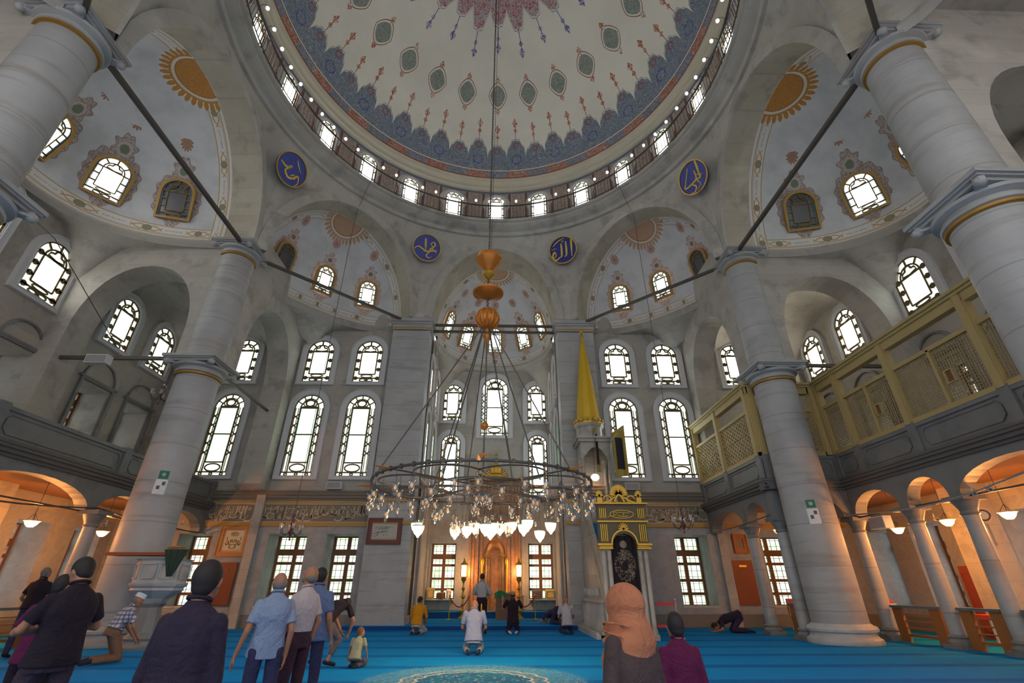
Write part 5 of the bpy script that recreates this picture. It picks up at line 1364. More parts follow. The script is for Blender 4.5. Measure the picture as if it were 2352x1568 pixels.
for sx in (-1, 1):
    for sy in (-1, 1):
        b = MB(); b.bx(sx*.3-.03, sx*.3+.03, sy*.25-.03, sy*.25+.03, 0, .62); b.obj('leg', plaster_w, parent=t)
t = thing('white_basket', 'white basket with a red cloth on the ledge just right of the right great column', 'basket', (13.0, 6.3, 0)); b = MB(); b.lathe([(.22, .0), (.25, .55), (.27, .9), (.25, .9)], 14); b.obj('basket', plaster_w, parent=t); b = MB(); b.sphere((0, 0, .95), .2, 10, 6, sc=(1, 1, .5)); b.obj('red_cloth', redplastic, parent=t)
t = thing('wooden_chair', 'pale wooden chair with red back by the front right window', 'chair', (11.3, 8.6, 0), .4); b = MB(); b.bx(-.22, .22, -.2, .2, .42, .46); b.obj('seat', M('pale_wood', (.5, .38, .2), .5), parent=t); b = MB(); b.bx(-.22, .22, .17, .21, .5, 1.0); b.obj('backrest', bpy.data.materials['red_top'], parent=t)
for sx in (-1, 1):
    for sy in (-1, 1): b = MB(); b.bx(sx*.19-.02, sx*.19+.02, sy*.17-.02, sy*.17+.02, 0, .42 if sy < 0 else 1.0); b.obj('leg', bpy.data.materials['pale_wood'], parent=t)

# cables and thin wires
def wire(pts, r, label, m=None, cat='cable'):
    P0 = Vector(pts[0]); b = MB(); b.tube([Vector(p)-P0 for p in pts], r, 5); o = b.obj('cable', m or iron_m, loc=P0, smooth='all'); return tag(o, label, cat)
def sag(p, q, d, n=10): p, q = Vector(p), Vector(q); return [p.lerp(q, k/n)-Vector((0, 0, d*math.sin(PI*k/n))) for k in range(n+1)]
wire(sag((-11.45, -4, 3.55), (-11.45, 4.0, 3.42), .35), .022, 'dark cable sagging along the arches of the left gallery')
wire(sag((-11.45, 4.0, 3.42), (-11.45, 9.8, 3.3), .10), .02, 'dark cable continuing behind the left great column')
wire(sag((11.45, -3, 3.9), (11.45, 4.7, 3.40), .40, 16), .022, 'pale cable looping along the arches of the right gallery', spkg)
wire(sag((9.0, 4.7, 3.40), (9.0, 9.9, 3.35), .06), .018, 'dark cable along the arches of the right gallery box')
for s, t_ in ((-1, 'left'), (1, 'right')):
    b = MB(); b.bar((0, -12, 0), (0, 9.9 if s < 0 else 4.8, 0), .04); tag(b.obj('tie_rod', iron_m, loc=(s*11.8, 0, 3.32)), 'thin iron rod running along the arcade under the %s gallery' % t_, 'tie rod')
wire([(-14.9, -1.6, 12.2), (-13.9, 1.2, 11.2), (-12.7, 3.7, 8.6)], .014, 'thin wire slanting across the left side windows')

# ================================================================== MAIN CHANDELIER
def glassmat(name, tint=(1, 1, 1), fac=.30):
    m = bpy.data.materials.new(name); m.use_nodes = True; nt = m.node_tree; nt.nodes.clear()
    out = nt.nodes.new('ShaderNodeOutputMaterial'); mx = nt.nodes.new('ShaderNodeMixShader'); tr = nt.nodes.new('ShaderNodeBsdfTransparent'); gl = nt.nodes.new('ShaderNodeBsdfGlossy'); lw = nt.nodes.new('ShaderNodeLayerWeight')
    tr.inputs[0].default_value = (.86*tint[0], .86*tint[1], .86*tint[2], 1); gl.inputs['Roughness'].default_value = .12; gl.inputs[0].default_value = (*tint, 1); lw.inputs[0].default_value = fac
    X.nt = nt; nt.links.new((X(lw.outputs['Facing'])*.75+.12).k, mx.inputs[0]); nt.links.new(tr.outputs[0], mx.inputs[1]); nt.links.new(gl.outputs[0], mx.inputs[2]); nt.links.new(mx.outputs[0], out.inputs[0]); return m
glass_m = glassmat('clear_glass'); amber_b = M('amber_lamp', (.55, .30, .10), .4, emit=(1, .5, .15), es=.25); amber_b.cycles.emission_sampling = 'NONE'
amber_o = M('amber_ornament', (.50, .17, .02), .35, .3)
t = CH = thing('chandelier', 'huge ring chandelier with glass cups and lit globes on a long chain', 'chandelier', (0, 0, 2.2))
Z = lambda z: z-2.2
b = MB()
for ph in (0, PI): b.tube([(.022*math.cos(k*1.05+ph), .022*math.sin(k*1.05+ph), Z(9.9+20.1*k/420)) for k in range(421)], .014, 4)
b.obj('chain', iron_m, parent=t)
b = MB(); b.tube([(.12, .05, Z(30)), (.06, .05, Z(9.9))], .008, 4); b.obj('power_cable', iron_m, parent=t)
b = MB(); b.lathe([(.05, Z(9.88)), (.20, Z(9.86)), (.36, Z(9.78)), (.38, Z(9.66)), (.28, Z(9.5)), (.16, Z(9.36)), (.10, Z(9.28))], 20)
for k in range(20): a = 2*PI*k/20; b.bar((.37*math.cos(a), .37*math.sin(a), Z(9.72)), (.12*math.cos(a), .12*math.sin(a), Z(9.32)), .025)
b.obj('fluted_urn', amber_o, parent=t, smooth=True)
b = MB(); b.lathe([(.06, Z(9.28)), (.17, Z(9.22)), (.18, Z(9.12)), (.10, Z(9.03)), (.03, Z(8.98))], 16); b.obj('knob', gold_m, parent=t, smooth=True)
b = MB()
for ph in (0, PI): b.tube([(.03*math.cos(k*1.3+ph), .03*math.sin(k*1.3+ph), Z(7.9+1.1*k/26)) for k in range(27)], .013, 4)
b.obj('chain', iron_m, parent=t)
b = MB(); b.lathe([(.03, Z(8.36)), (.20, Z(8.40)), (.42, Z(8.52)), (.43, Z(8.56)), (.20, Z(8.62)), (.04, Z(8.65))], 28)
for k in range(28): a = 2*PI*k/28; b.bar((.42*math.cos(a), .42*math.sin(a), Z(8.51)), (.08*math.cos(a), .08*math.sin(a), Z(8.37)), .02)
b.obj('fluted_dish', amber_o, parent=t, smooth=True)
b = MB(); b.sphere((0, 0, Z(7.72)), .30, 20, 12, sc=(1, 1, .95))
for k in range(12): a = 2*PI*k/12; b.tube([(.305*math.sin(q)*math.cos(a), .305*math.sin(q)*math.sin(a), Z(7.72)+.29*math.cos(q)) for q in [PI*j/8 for j in range(9)]], .03, 5)
b.lathe([(.02, Z(7.42)), (.06, Z(7.40)), (.05, Z(7.3)), (.02, Z(7.28))], 10); b.obj('lobed_ball', amber_o, parent=t, smooth=True)
b = MB(); b.lathe([(.01, Z(7.0)), (.09, Z(7.12)), (.11, Z(7.2)), (.04, Z(7.28))], 12); b.obj('drop', amber_o, parent=t, smooth=True)
b = MB(); b.tube([(0, 0, Z(7.3)), (0, 0, Z(2.55))], .018, 6); b.obj('centre_rod', iron_m, parent=t)
b = MB(); b.sphere((0, 0, Z(4.75)), .10, 10, 8); b.lathe([(.02, Z(4.02)), (.13, Z(4.05)), (.02, Z(4.1))], 12); b.obj('rod_ornament', amber_o, parent=t, smooth=True)
RR = 2.42; zr = 3.35
for k in range(8):
    a = 2*PI*(k+.3)/8; b = MB(); r0 = RR if k % 2 == 0 else 1.45
    b.tube([(.12*math.cos(a), .12*math.sin(a), Z(7.45)), (r0*math.cos(a), r0*math.sin(a), Z(zr))], .017, 5); b.obj('suspension_rod', iron_m, parent=t)
def hoop(b, cx, cy, r, z, w=.05, h=.03, n=64): b.tube([(cx+r*math.cos(2*PI*k/n), cy+r*math.sin(2*PI*k/n), z) for k in range(n)], w/2, 6, True)
b = MB(); hoop(b, 0, 0, RR, Z(zr), .055, n=96)
for k in range(48): a = 2*PI*k/48; b.box((RR*math.cos(a), RR*math.sin(a), Z(zr)), (.05, .05, .09), rz=a)
b.obj('outer_ring', iron_m, parent=t)
b = MB(); hoop(b, 0, 0, 1.1, Z(zr)-.02, .04)
for k in range(8): a = 2*PI*k/8; b.bar((.25*math.cos(a), .25*math.sin(a), Z(zr)), (RR*math.cos(a), RR*math.sin(a), Z(zr)), .03)
hoop(b, 0, 0, .25, Z(zr), .05, n=24); b.obj('spokes', iron_m, parent=t)
for k in range(8):
    a = 2*PI*(k+.5)/8; b = MB(); cx, cy = 1.62*math.cos(a), 1.62*math.sin(a)
    P = []
    for q in range(40):
        g = 2*PI*q/40; rr = .74; P.append((cx+rr*math.cos(g)*.92, cy+rr*math.sin(g)*.92, Z(zr)-.03))
    b.tube(P, .019, 5, True); b.obj('petal_ring', iron_m, parent=t)
for k in range(8):
    a = 2*PI*k/8; b = MB(); u = Vector((math.cos(a), math.sin(a), 0)); v = Vector((-math.sin(a), math.cos(a), 0)); z = Vector((0, 0, Z(zr)))
    for r0, L in ((RR, .42), (1.15, .30)):
        b.add([tuple(u*r0+z+v*.05), tuple(u*(r0+L)+z), tuple(u*r0+z-v*.05), tuple(u*(r0+.1)+z+Vector((0, 0, .03))), tuple(u*(r0+.1)+z-Vector((0, 0, .03)))], [(0, 1, 3), (1, 2, 3), (2, 0, 3), (1, 0, 4), (2, 1, 4), (0, 2, 4)])
    b.obj('arrowhead', amber_o, parent=t)
# glass cups hung on thin wires
def cupmesh():
    b = MB(); b.lathe([(.012, -.11), (.035, -.085), (.02, -.06), (.052, -.02), (.060, .04), (.055, .10), (.072, .125)], 12, m=0)
    b.f.pop(); b.mi.pop()
    b.sphere((0, 0, .03), .026, 8, 6, m=1, sc=(1, 1, 1.6))
    b.bar((0, 0, .10), (0, 0, .40), .006, m=2); b.bar((.06, 0, .12), (0, 0, .26), .004, m=2); b.bar((-.06, 0, .12), (0, 0, .26), .004, m=2)
    return b.obj('glass_cup', [glass_m, amber_b, iron_m], parent=t, smooth=True)
cup = cupmesh(); spots = []
for k in range(36): a = 2*PI*k/36; spots.append((RR*math.cos(a), RR*math.sin(a), 2.93 - (.14 if k % 3 == 1 else 0)))
for k in range(8):
    a = 2*PI*(k+.5)/8
    for q in range(6): g = a+PI+2*PI*(q-2.5)/7.5; spots.append((1.62*math.cos(a)+.68*math.cos(g), 1.62*math.sin(a)+.68*math.sin(g), 2.90-.11*(q % 3)))
for k in range(14): a = 2*PI*k/14; spots.append((.62*math.cos(a), .62*math.sin(a), 2.42))
for i, (x, y, z) in enumerate(spots):
    c = cup if i == 0 else cup.copy()
    if i: COL.objects.link(c); c.parent = t
    c.location = (x, y, Z(z)); c.rotation_euler = (0, 0, i*.7)
b = MB(); b.lathe([(.0, -.17), (.02, -.16), (.035, -.13), (.085, -.08), (.115, .0), (.12, .05)], 14, m=0); b.lathe([(.12, .05), (.128, .055), (.128, .07), (.115, .075)], 14, m=1)
for a in (0, 2.1, 4.2): b.bar((.115*math.cos(a), .115*math.sin(a), .07), (0, 0, .5), .006, m=2)
b.bar((0, 0, .5), (0, 0, .85), .008, m=2)
gl = b.obj('lit_globe', [globe_glow, M('green_glass_rim', (.25, .38, .30), .3), iron_m], parent=t, smooth=True)
gs = [(-1.42, .1, 2.52), (-1.28, -.5, 2.40), (-.62, .6, 2.46), (-.30, -.2, 2.42), (-.18, .5, 2.56), (.28, -.4, 2.46), (.10, -.6, 2.42), (.40, .1, 2.50), (.66, .3, 2.56), (.98, -.3, 2.54), (.90, -.2, 2.46), (1.30, .5, 2.40), (1.5, .0, 2.52), (.18, .9, 2.48)]
for i, (x, y, z) in enumerate(gs):
    c = gl if i == 0 else gl.copy()
    if i: COL.objects.link(c); c.parent = t
    c.location = (x, y, Z(z))
for (x, y) in ((-1.2, 0), (0, -.1), (1.2, 0)): plight(t, (x, y, Z(2.12)), 34, (1.0, .66, .34), .15)

# small crystal chandeliers
def crystal(x, y, z, label, ztop, big=1.0, arms=6, wire_top=None):
    t = thing('crystal_chandelier', label, 'chandelier', (x, y, z))
    b = MB(); b.lathe([(.0, -.42), (.03, -.38), (.02, -.3), (.06, -.22), (.09, -.14), (.05, -.06), (.03, .05), (.07, .12), (.04, .2), (.025, .32), (.05, .38), (.015, .46)], 12); b.obj('stem', M('ruby_glass', (.16, .04, .04), .2) if 'ruby_glass' not in bpy.data.materials else bpy.data.materials['ruby_glass'], parent=t, smooth=True)
    for k in range(arms):
        a = 2*PI*k/arms; u = Vector((math.cos(a), math.sin(a), 0)); b = MB()
        b.tube([u*.05+Vector((0, 0, -.12)), u*.18+Vector((0, 0, -.24)), u*.32+Vector((0, 0, -.18)), u*.36+Vector((0, 0, -.06))], .014, 6); b.obj('arm', iron_m, parent=t, smooth=True)
        b = MB(); b.lathe([(.02, -.06), (.05, -.04), (.065, .03), (.06, .10), (.075, .14)], 10, tuple(u*.36)); b.f.pop(2*0) if False else None; b.obj('glass_cup', glass_m, parent=t, smooth=True)
        b = MB()
        for q in range(3): b.sphere(tuple(u*(.36-.11*q)+Vector((0, 0, -.16-.07*q))), .022, 6, 4, sc=(.7, .7, 1.7))
        b.tube([u*.36+Vector((0, 0, -.14)), u*.25+Vector((0, 0, -.22)), u*.14+Vector((0, 0, -.29))], .004, 4)
        b.obj('prism_drops', glass_m, parent=t)
        b = MB(); b.tube([u*.03+Vector((0, 0, .36)), u*.12+Vector((0, 0, .42)), u*.17+Vector((0, 0, .34)), u*.13+Vector((0, 0, .30))], .01, 5); b.obj('upper_scroll', glass_m, parent=t, smooth=True)
    b = MB(); b.tube([(0, 0, .44), (0, 0, ztop-z)]+([tuple(Vector(wire_top)-Vector((x, y, z)))] if wire_top else []), .011, 5); b.obj('hanging_cord', iron_m, parent=t)
crystal(-6.69, 6.45, 3.16, 'small crystal chandelier hanging before the left casement windows', 17.4, wire_top=tuple(polar(-45, 8.7, 19.3)))
crystal(6.80, 6.45, 3.42, 'small crystal chandelier hanging before the window right of the gilded gate', 17.4, wire_top=tuple(polar(45, 8.7, 19.3)))
crystal(-13.05, 6.9, 8.1, 'small chandelier above the left gallery beside the great column', 13.3)
t = thing('crystal_chandelier', 'tangle of chandelier rings seen behind the right gallery screen', 'chandelier', (11.9, 6.6, 7.4)); b = MB()
for k in range(5): hoop(b, 0, 0, .45-.05*k, -.3+.14*k, .02, n=24)
b.tube([(0, 0, -.3), (0, 0, 5.9)], .01, 5); b.obj('ring_frame', iron_m, parent=t)
for k in range(8):
    a = 2*PI*k/8; b = MB(); b.lathe([(.02, -.06), (.05, -.04), (.065, .03), (.07, .10)], 8, (.45*math.cos(a), .45*math.sin(a), -.38)); b.obj('glass_cup', glass_m, parent=t)

# ================================================================== PEOPLE
skin_m = M('skin', rough=.6, fn=lambda: mixc((.40, .19, .11), (.34, .14, .08), noise(6, 3)))
def cloth(name, c, c2=None, sc=30, rough=.9):
    return M(name, c, rough, fn=lambda: (mixc(c, c2 or tuple(v*.72 for v in c), noise(sc, 2)), noise(7, 4, None, .6, .8)*3.0))
hair_d = M('dark_hair', (.015, .010, .010), .7); hair_g = M('grey_hair', (.16, .15, .145), .8); eye_w = M('eye', (.5, .5, .5), .3); sock_d = M('dark_socks', (.02, .015, .025), .9)
def V(*a): return Vector(a)
def rcone(b, p, r0, q, r1, n=14, flat0=False, flat1=False):
    p, q = Vector(p), Vector(q); b.tube([p, q], [r0, r1], n)
    if not flat0: b.sphere(p, r0, n, 8)
    if not flat1: b.sphere(q, r1, n, 8)
def loft(b, secs, n=20):
    """secs: (centre, right, fwd, rx, ry)"""
    vs = []
    for c, R, F, rx, ry in secs:
        for k in range(n):
            a = 2*PI*k/n; ca, sa = math.cos(a), math.sin(a)
            ca = math.copysign(abs(ca)**.85, ca); sa = math.copysign(abs(sa)**.85, sa)
            vs.append(Vector(c)+R*(rx*ca)+F*(ry*sa))
    fs = [(j*n+i, j*n+(i+1) % n, (j+1)*n+(i+1) % n, (j+1)*n+i) for j in range(len(secs)-1) for i in range(n)]
    fs.append(tuple(range(n-1, -1, -1))); fs.append(tuple((len(secs)-1)*n+i for i in range(n))); b.add(vs, fs)
def ell(b, c, r, F, U, n=16):
    """ellipsoid with radii (right, fwd, up)"""
    F = Vector(F).normalized(); U = (Vector(U)-F*F.dot(Vector(U))).normalized(); R = F.cross(U); o = len(b.v)
    mm = b.M; Q = Matrix.Identity(4)
    for k, a in enumerate((R, F, U)): Q[0][k], Q[1][k], Q[2][k] = a
    Q.translation = Vector(c); b.M = mm @ Q; b.sphere((0, 0, 0), 1, n, 10, sc=r); b.M = mm
def remeshed(b, name, mats, parent, vox, sm=4):
    o = b.obj(name, mats, parent=parent)
    m = o.modifiers.new('join', 'REMESH'); m.mode = 'VOXEL'; m.voxel_size = vox; m.use_smooth_shade = True
    s = o.modifiers.new('soften', 'SMOOTH'); s.iterations = sm; s.factor = .5
    return o
def hand(b, w, d, n, side, curl=.5, s=1.0):
    """palm with four unequal fingers and a thumb; w wrist, d direction, n palm normal"""
    d = Vector(d).normalized(); n = (Vector(n)-d*d.dot(Vector(n))).normalized(); x = d.cross(n)*side
    w = Vector(w)
    ell(b, w+d*.045*s, (.040*s, .050*s, .017*s), d, n, 12)
    for k, (off, L) in enumerate(((-.030, .066), (-.010, .076), (.010, .071), (.029, .056))):
        p = w+d*.082*s+x*off*s; q = p+(d*math.cos(curl*.6)+n*math.sin(curl*.6))*L*.5*s; r_ = q+(d*math.cos(curl*1.8)+n*math.sin(curl*1.8))*L*.5*s
        rcone(b, p, .0095*s, q, .009*s, 8); rcone(b, q, .009*s, r_, .0075*s, 8)
    p = w+d*.022*s-x*.030*s; q = p+(d*.6-x*.75+n*.25).normalized()*.038*s; r_ = q+(d*.9-x*.1+n*.4).normalized()*.032*s
    rcone(b, p, .012*s, q, .0105*s, 8); rcone(b, q, .0105*s, r_, .009*s, 8)
def figure(label, loc, rz, J, c, s=1.0, vox=.012, hair='short', hairm=None, cap=None, shirt_hem=.06, sleeve='short', trouser_len=1.0, tuck=False, look=(0, 1, 0), up=(0, 0, 1), shoes=True, extra=None, headscale=1.0, beard=False):
    root = thing('person', label, 'person', (loc[0], loc[1], loc[2] if len(loc) > 2 else 0), rz)
    g = lambda k: Vector(J[k])*s
    pel, che, nek, hed = g('pel'), g('che'), g('nek'), g('hed')
    R = (g('shR')-g('shL')).normalized(); U = (nek-che).normalized(); F = U.cross(R).normalized(); F = -F if F.dot(R.cross(U)) < 0 else F; F = U.cross(R).normalized()
    Rp = (g('hiR')-g('hiL')).normalized(); Up = (che-pel).normalized(); Fp = Up.cross(Rp).normalized()
    look = Vector(look).normalized(); hs = s*headscale
    # ---- skin body: head, neck, forearms, hands, legs in one surface
    b = MB(); b.m = 0
    ell(b, hed+V(0, 0, 0), (.076*hs, .094*hs, .102*hs), look, up); upv = (Vector(up)-look*look.dot(Vector(up))).normalized()
    ell(b, hed+look*.030*hs-upv*.055*hs, (.058*hs, .062*hs, .058*hs), look, up); side = look.cross(upv)
    rcone(b, hed+look*.088*hs-upv*.002*hs, .010*hs, hed+look*.108*hs-upv*.030*hs, .014*hs, 8)       # nose
    ell(b, hed+look*.086*hs-upv*.062*hs, (.026*hs, .010*hs, .009*hs), look, up, 10)                  # lips
    ell(b, hed+look*.080*hs+upv*.022*hs, (.052*hs, .014*hs, .010*hs), look, up, 10)                  # brow
    for e in (-1, 1): ell(b, hed+side*.076*hs*e-look*.008*hs-upv*.012*hs, (.010*hs, .018*hs, .030*hs), look, up, 8)
    rcone(b, hed-upv*.06*hs-look*.015*hs, .052*s, nek-U*.03*s, .060*s)
    loft(b, [(pel, Rp, Fp, .12*s, .09*s), (che, R, F, .14*s, .09*s), (nek-U*.06*s, R, F, .11*s, .06*s)])
    for k, sd in (('L', -1), ('R', 1)):
        sh, el, wr = g('sh'+k), g('el'+k), g('wr'+k)
        rcone(b, sh, .042*s, el, .036*s); rcone(b, el, .037*s, wr, .024*s)
        hd = Vector(J.get('hd'+k, tuple((wr-el).normalized()))); hn = Vector(J.get('hn'+k, (0, 1, 0)))
        hand(b, wr, hd, hn, sd, J.get('curl', .5), s)
        hi, kn, an = g('hi'+k), g('kn'+k), g('an'+k)
        rcone(b, hi, .065*s, kn, .045*s); rcone(b, kn, .045*s, an, .034*s); to = g('to'+k)
        rcone(b, an-V(0, 0, 0), .034*s, to, .028*s)
    remeshed(b, 'body', skin_m, root, vox, 3)
    for e in (-1, 1):
        bb = MB(); bb.sphere(hed+look*.082*hs+side*e*.030*hs+upv*.004*hs, .011*hs, 8, 6); bb.obj('eye', eye_w, parent=root, smooth=True)
    # ---- shirt
    b = MB(); lo = pel-Up*shirt_hem*s
    if tuck: secs = [(pel+Up*.04*s, Rp, Fp, .150*s, .112*s)]
    else: secs = [(lo, Rp, Fp, .202*s, .160*s), (pel+Up*.03*s, Rp, Fp, .186*s, .145*s)]
    mid = pel.lerp(che, .55); secs += [(mid, (R+Rp).normalized(), (F+Fp).normalized(), .165*s, .122*s), (che, R, F, .180*s, .124*s), (che.lerp(nek, .42), R, F, .180*s, .112*s), (che.lerp(nek, .70), R, F, .150*s, .092*s), (che.lerp(nek, .88), R, F, .105*s, .078*s), (nek-U*.005*s, R, F, .075*s, .068*s), (nek+U*.022*s, R, F, .062*s, .060*s)]
    loft(b, secs, 24)
    for k in 'LR':
        sh, el, wr = g('sh'+k), g('el'+k), g('wr'+k)
        b.sphere(sh, .056*s, 14, 8)
        if sleeve == 'short': rcone(b, sh, .056*s, sh.lerp(el, .74), .060*s, flat1=True)
        else: rcone(b, sh, .058*s, el, .050*s); rcone(b, el, .050*s, el.lerp(wr, .93), .036*s, flat1=True)
    remeshed(b, 'shirt', c['shirt'], root, vox, 4)
    bb = MB(); n0 = nek+U*.012*s; bb.tube([n0+R*.066*s*math.cos(q)+F*(.060*s*math.sin(q))+U*(.018*s-.012*s*math.sin(q)) for q in [2*PI*j/18 for j in range(18)]], .013*s, 6, True); bb.obj('collar', c['shirt'], parent=root, smooth=True)
    # ---- trousers
    b = MB(); loft(b, [(pel-Up*.10*s, Rp, Fp, .165*s, .125*s), (pel, Rp, Fp, .168*s, .125*s), (pel+Up*.09*s, Rp, Fp, .150*s, .112*s)], 20)
    for k in 'LR':
        hi, kn, an = g('hi'+k), g('kn'+k), g('an'+k); rcone(b, hi, .090*s, kn, .066*s); e = kn.lerp(an, trouser_len*.97); rcone(b, kn, .066*s, e, (.056 if trouser_len > .8 else .050)*s, flat1=True)
    remeshed(b, 'trousers', c['trousers'], root, vox, 4)
    if shoes:
        for k in 'LR':
            b = MB(); an, to = g('an'+k), g('to'+k); rcone(b, an, .040*s, to, .034*s); rcone(b, an-(to-an)*.25, .036*s, an, .040*s); remeshed(b, 'sock', c.get('sock', sock_d), root, max(vox, .01), 3)
    # ---- hair
    if hair:
        b = MB(); hm = hairm or hair_d
        if hair == 'short': ell(b, hed-look*.018*hs+upv*.016*hs, (.083*hs, .094*hs, .101*hs), look, up); ell(b, hed-look*.045*hs-upv*.03*hs, (.066*hs, .055*hs, .065*hs), look, up)
        elif hair == 'fringe': ell(b, hed-look*.040*hs-upv*.022*hs, (.079*hs, .062*hs, .060*hs), look, up)
        remeshed(b, 'hair', hm, root, max(vox, .008), 3)
    if beard: b = MB(); ell(b, hed+look*.045*hs-upv*.075*hs, (.055*hs, .055*hs, .045*hs), look, up); remeshed(b, 'beard', hair_g, root, max(vox, .008), 2)
    if cap:
        b = MB(); top = hed+upv*.045*hs-look*.01*hs; loft(b, [(top, side, look, .082*hs, .098*hs), (top+upv*.075*hs, side, look, .076*hs, .090*hs), (top+upv*.085*hs, side, look, .060*hs, .072*hs)], 20); b.obj('cap', cap, parent=root, smooth=True)
    if extra: extra(root, g, s)
    return root
def stand(**k):
    J = dict(pel=(0, 0, .96), che=(0, -.01, 1.27), nek=(0, 0, 1.475), hed=(0, .02, 1.605), shL=(-.160, 0, 1.375), shR=(.160, 0, 1.375), elL=(-.215, -.03, 1.11), elR=(.215, -.03, 1.11), wrL=(-.245, .06, .87), wrR=(.245, .06, .87),
             hiL=(-.095, 0, .92), hiR=(.095, 0, .92), knL=(-.11, .02, .49), knR=(.11, .02, .49), anL=(-.12, -.02, .07), anR=(.12, -.02, .07), toL=(-.14, .15, .035), toR=(.14, .15, .035), curl=.5, hnL=(.6, 0, 0), hnR=(-.6, 0, 0))
    J.update(k); return J
def seiza(**k):
    J = dict(pel=(0, -.10, .28), che=(0, -.02, .60), nek=(0, .05, .80), hed=(0, .10, .94), shL=(-.19, .02, .75), shR=(.19, .02, .75), elL=(-.25, .10, .47), elR=(.25, .10, .47), wrL=(-.14, .30, .33), wrR=(.14, .30, .33),
             hiL=(-.10, -.06, .23), hiR=(.10, -.06, .23), knL=(-.17, .33, .09), knR=(.17, .33, .09), anL=(-.12, -.14, .06), anR=(.12, -.14, .06), toL=(-.08, -.31, .045), toR=(.08, -.31, .045), curl=.4, hnL=(0, 0, -1), hnR=(0, 0, -1))
    J.update(k); return J
def prostrate(**k):
    J = dict(pel=(0, -.12, .42), che=(0, .22, .36), nek=(0, .42, .24), hed=(0, .56, .14), shL=(-.19, .38, .26), shR=(.19, .38, .26), elL=(-.32, .40, .10), elR=(.32, .40, .10), wrL=(-.22, .60, .04), wrR=(.22, .60, .04), hdL=(0, 1, 0), hdR=(0, 1, 0), hnL=(0, 0, -1), hnR=(0, 0, -1),
             hiL=(-.10, -.14, .38), hiR=(.10, -.14, .38), knL=(-.13, .10, .08), knR=(.13, .10, .08), anL=(-.12, -.32, .07), anR=(.12, -.32, .07), toL=(-.10, -.46, .04), toR=(.10, -.46, .04), curl=.1)
    J.update(k); return J
RAD = math.radians
navy = cloth('navy_jacket', (.013, .006, .022), (.026, .016, .042)); black = cloth('black_cotton', (.012, .004, .014)); blackb = cloth('black_trousers', (.022, .009, .028)); polo_c = cloth('light_blue_polo', (.27, .33, .48), (.20, .25, .38), 60)
white_c = cloth('pinkish_white_shirt', (.56, .47, .48), (.45, .38, .40)); bluec = cloth('mid_blue_shirt', (.13, .17, .33)); mustard = cloth('mustard_sweater', (.62, .26, .005), (.5, .2, .0)); lblue = cloth('pale_blue_shirt', (.30, .34, .52), (.24, .27, .42)); lgrey = cloth('light_grey_shirt', (.36, .37, .40)); greyt = cloth('grey_trousers', (.12, .10, .11)); beige = cloth('beige_shirt', (.42, .38, .24), (.33, .29, .18)); khaki = cloth('brown_khaki_trousers', (.22, .11, .065)); dkblue = cloth('dark_blue_trousers', (.03, .03, .09)); maroon = cloth('maroon_sweater', (.11, .004, .05), (.08, .0, .04)); mauve = cloth('lilac_white_tshirt', (.50, .47, .55)); palet = cloth('pale_grey_trousers', (.45, .43, .45))
# left, far: man in black seen from behind
figure('man in black shirt and dark trousers standing at the far left by the fence', (-9.95, 1.34), RAD(8), stand(elL=(-.26, -.02, 1.12), wrL=(-.20, .15, .95), elR=(.26, .02, 1.12), wrR=(.16, .20, .98), knL=(-.13, .0, .49)), dict(shirt=black, trousers=dkblue), s=1.02, vox=.016, look=(.35, 1, .0), hairm=hair_g)
# left, near: dark man with folded arms and the person he hides
fold = dict(elL=(-.27, .06, 1.16), wrL=(-.02, .24, 1.14), elR=(.27, .06, 1.16), wrR=(.02, .22, 1.20), hdL=(1, .1, .1), hdR=(-1, .1, .0), hnL=(0, -1, 0), hnR=(0, -1, 0))
figure('man in black shirt with arms folded, large at the lower left, looking left', (-2.93, -6.6), RAD(62), stand(**fold, hed=(0, .06, 1.60), knL=(-.12, .16, .50), anL=(-.13, -.03, .08)), dict(shirt=black, trousers=cloth('charcoal_trousers', (.05, .03, .05))), s=.895, vox=.0095, look=(-.2, 1, -.45), sleeve='short')
figure('person in maroon top half hidden behind the man with folded arms', (-3.62, -5.9), RAD(25), stand(**fold), dict(shirt=maroon, trousers=black), s=.83, vox=.012, look=(.6, .7, -.1))
# checked shirt man with white cap, kneeling upright
def chk():
    x, y, z = coords(); k = ((x*1.0+y*.6)/.075).fr().lt(.42); k2 = (z/.075).fr().lt(.42)
    c = mixc((.12, .10, .17), (.50, .50, .55), (k*-1+1)*(k2*-1+1)); return mixc(c, (.24, .22, .30), (k+k2).gt(.5)*(k*k2*-1+1)*.7)
figure('kneeling man in checked shirt, brown trousers and white cap beside the left pedestal', (-7.35, .55), RAD(-42), dict(pel=(0, -.08, .52), che=(0, .0, .74), nek=(0, .09, .90), hed=(0, .16, 1.01), shL=(-.18, .07, .83), shR=(.18, .07, .83), elL=(-.23, .16, .58), elR=(.23, .16, .58), wrL=(-.12, .30, .40), wrR=(.14, .30, .40), hiL=(-.10, -.06, .48), hiR=(.10, -.06, .48), knL=(-.13, .10, .09), knR=(.13, .10, .09), anL=(-.12, -.30, .07), anR=(.12, -.30, .07), toL=(-.11, -.44, .04), toR=(.11, -.44, .04), hnL=(0, 0, -1), hnR=(0, 0, -1)), dict(shirt=M('checked_shirt', rough=.9, fn=chk), trousers=khaki), s=1.08, vox=.013, look=(0, .9, -.35), cap=M('white_knit_cap', (.62, .64, .72), .9), hair='fringe', hairm=hair_g, shirt_hem=-.04)
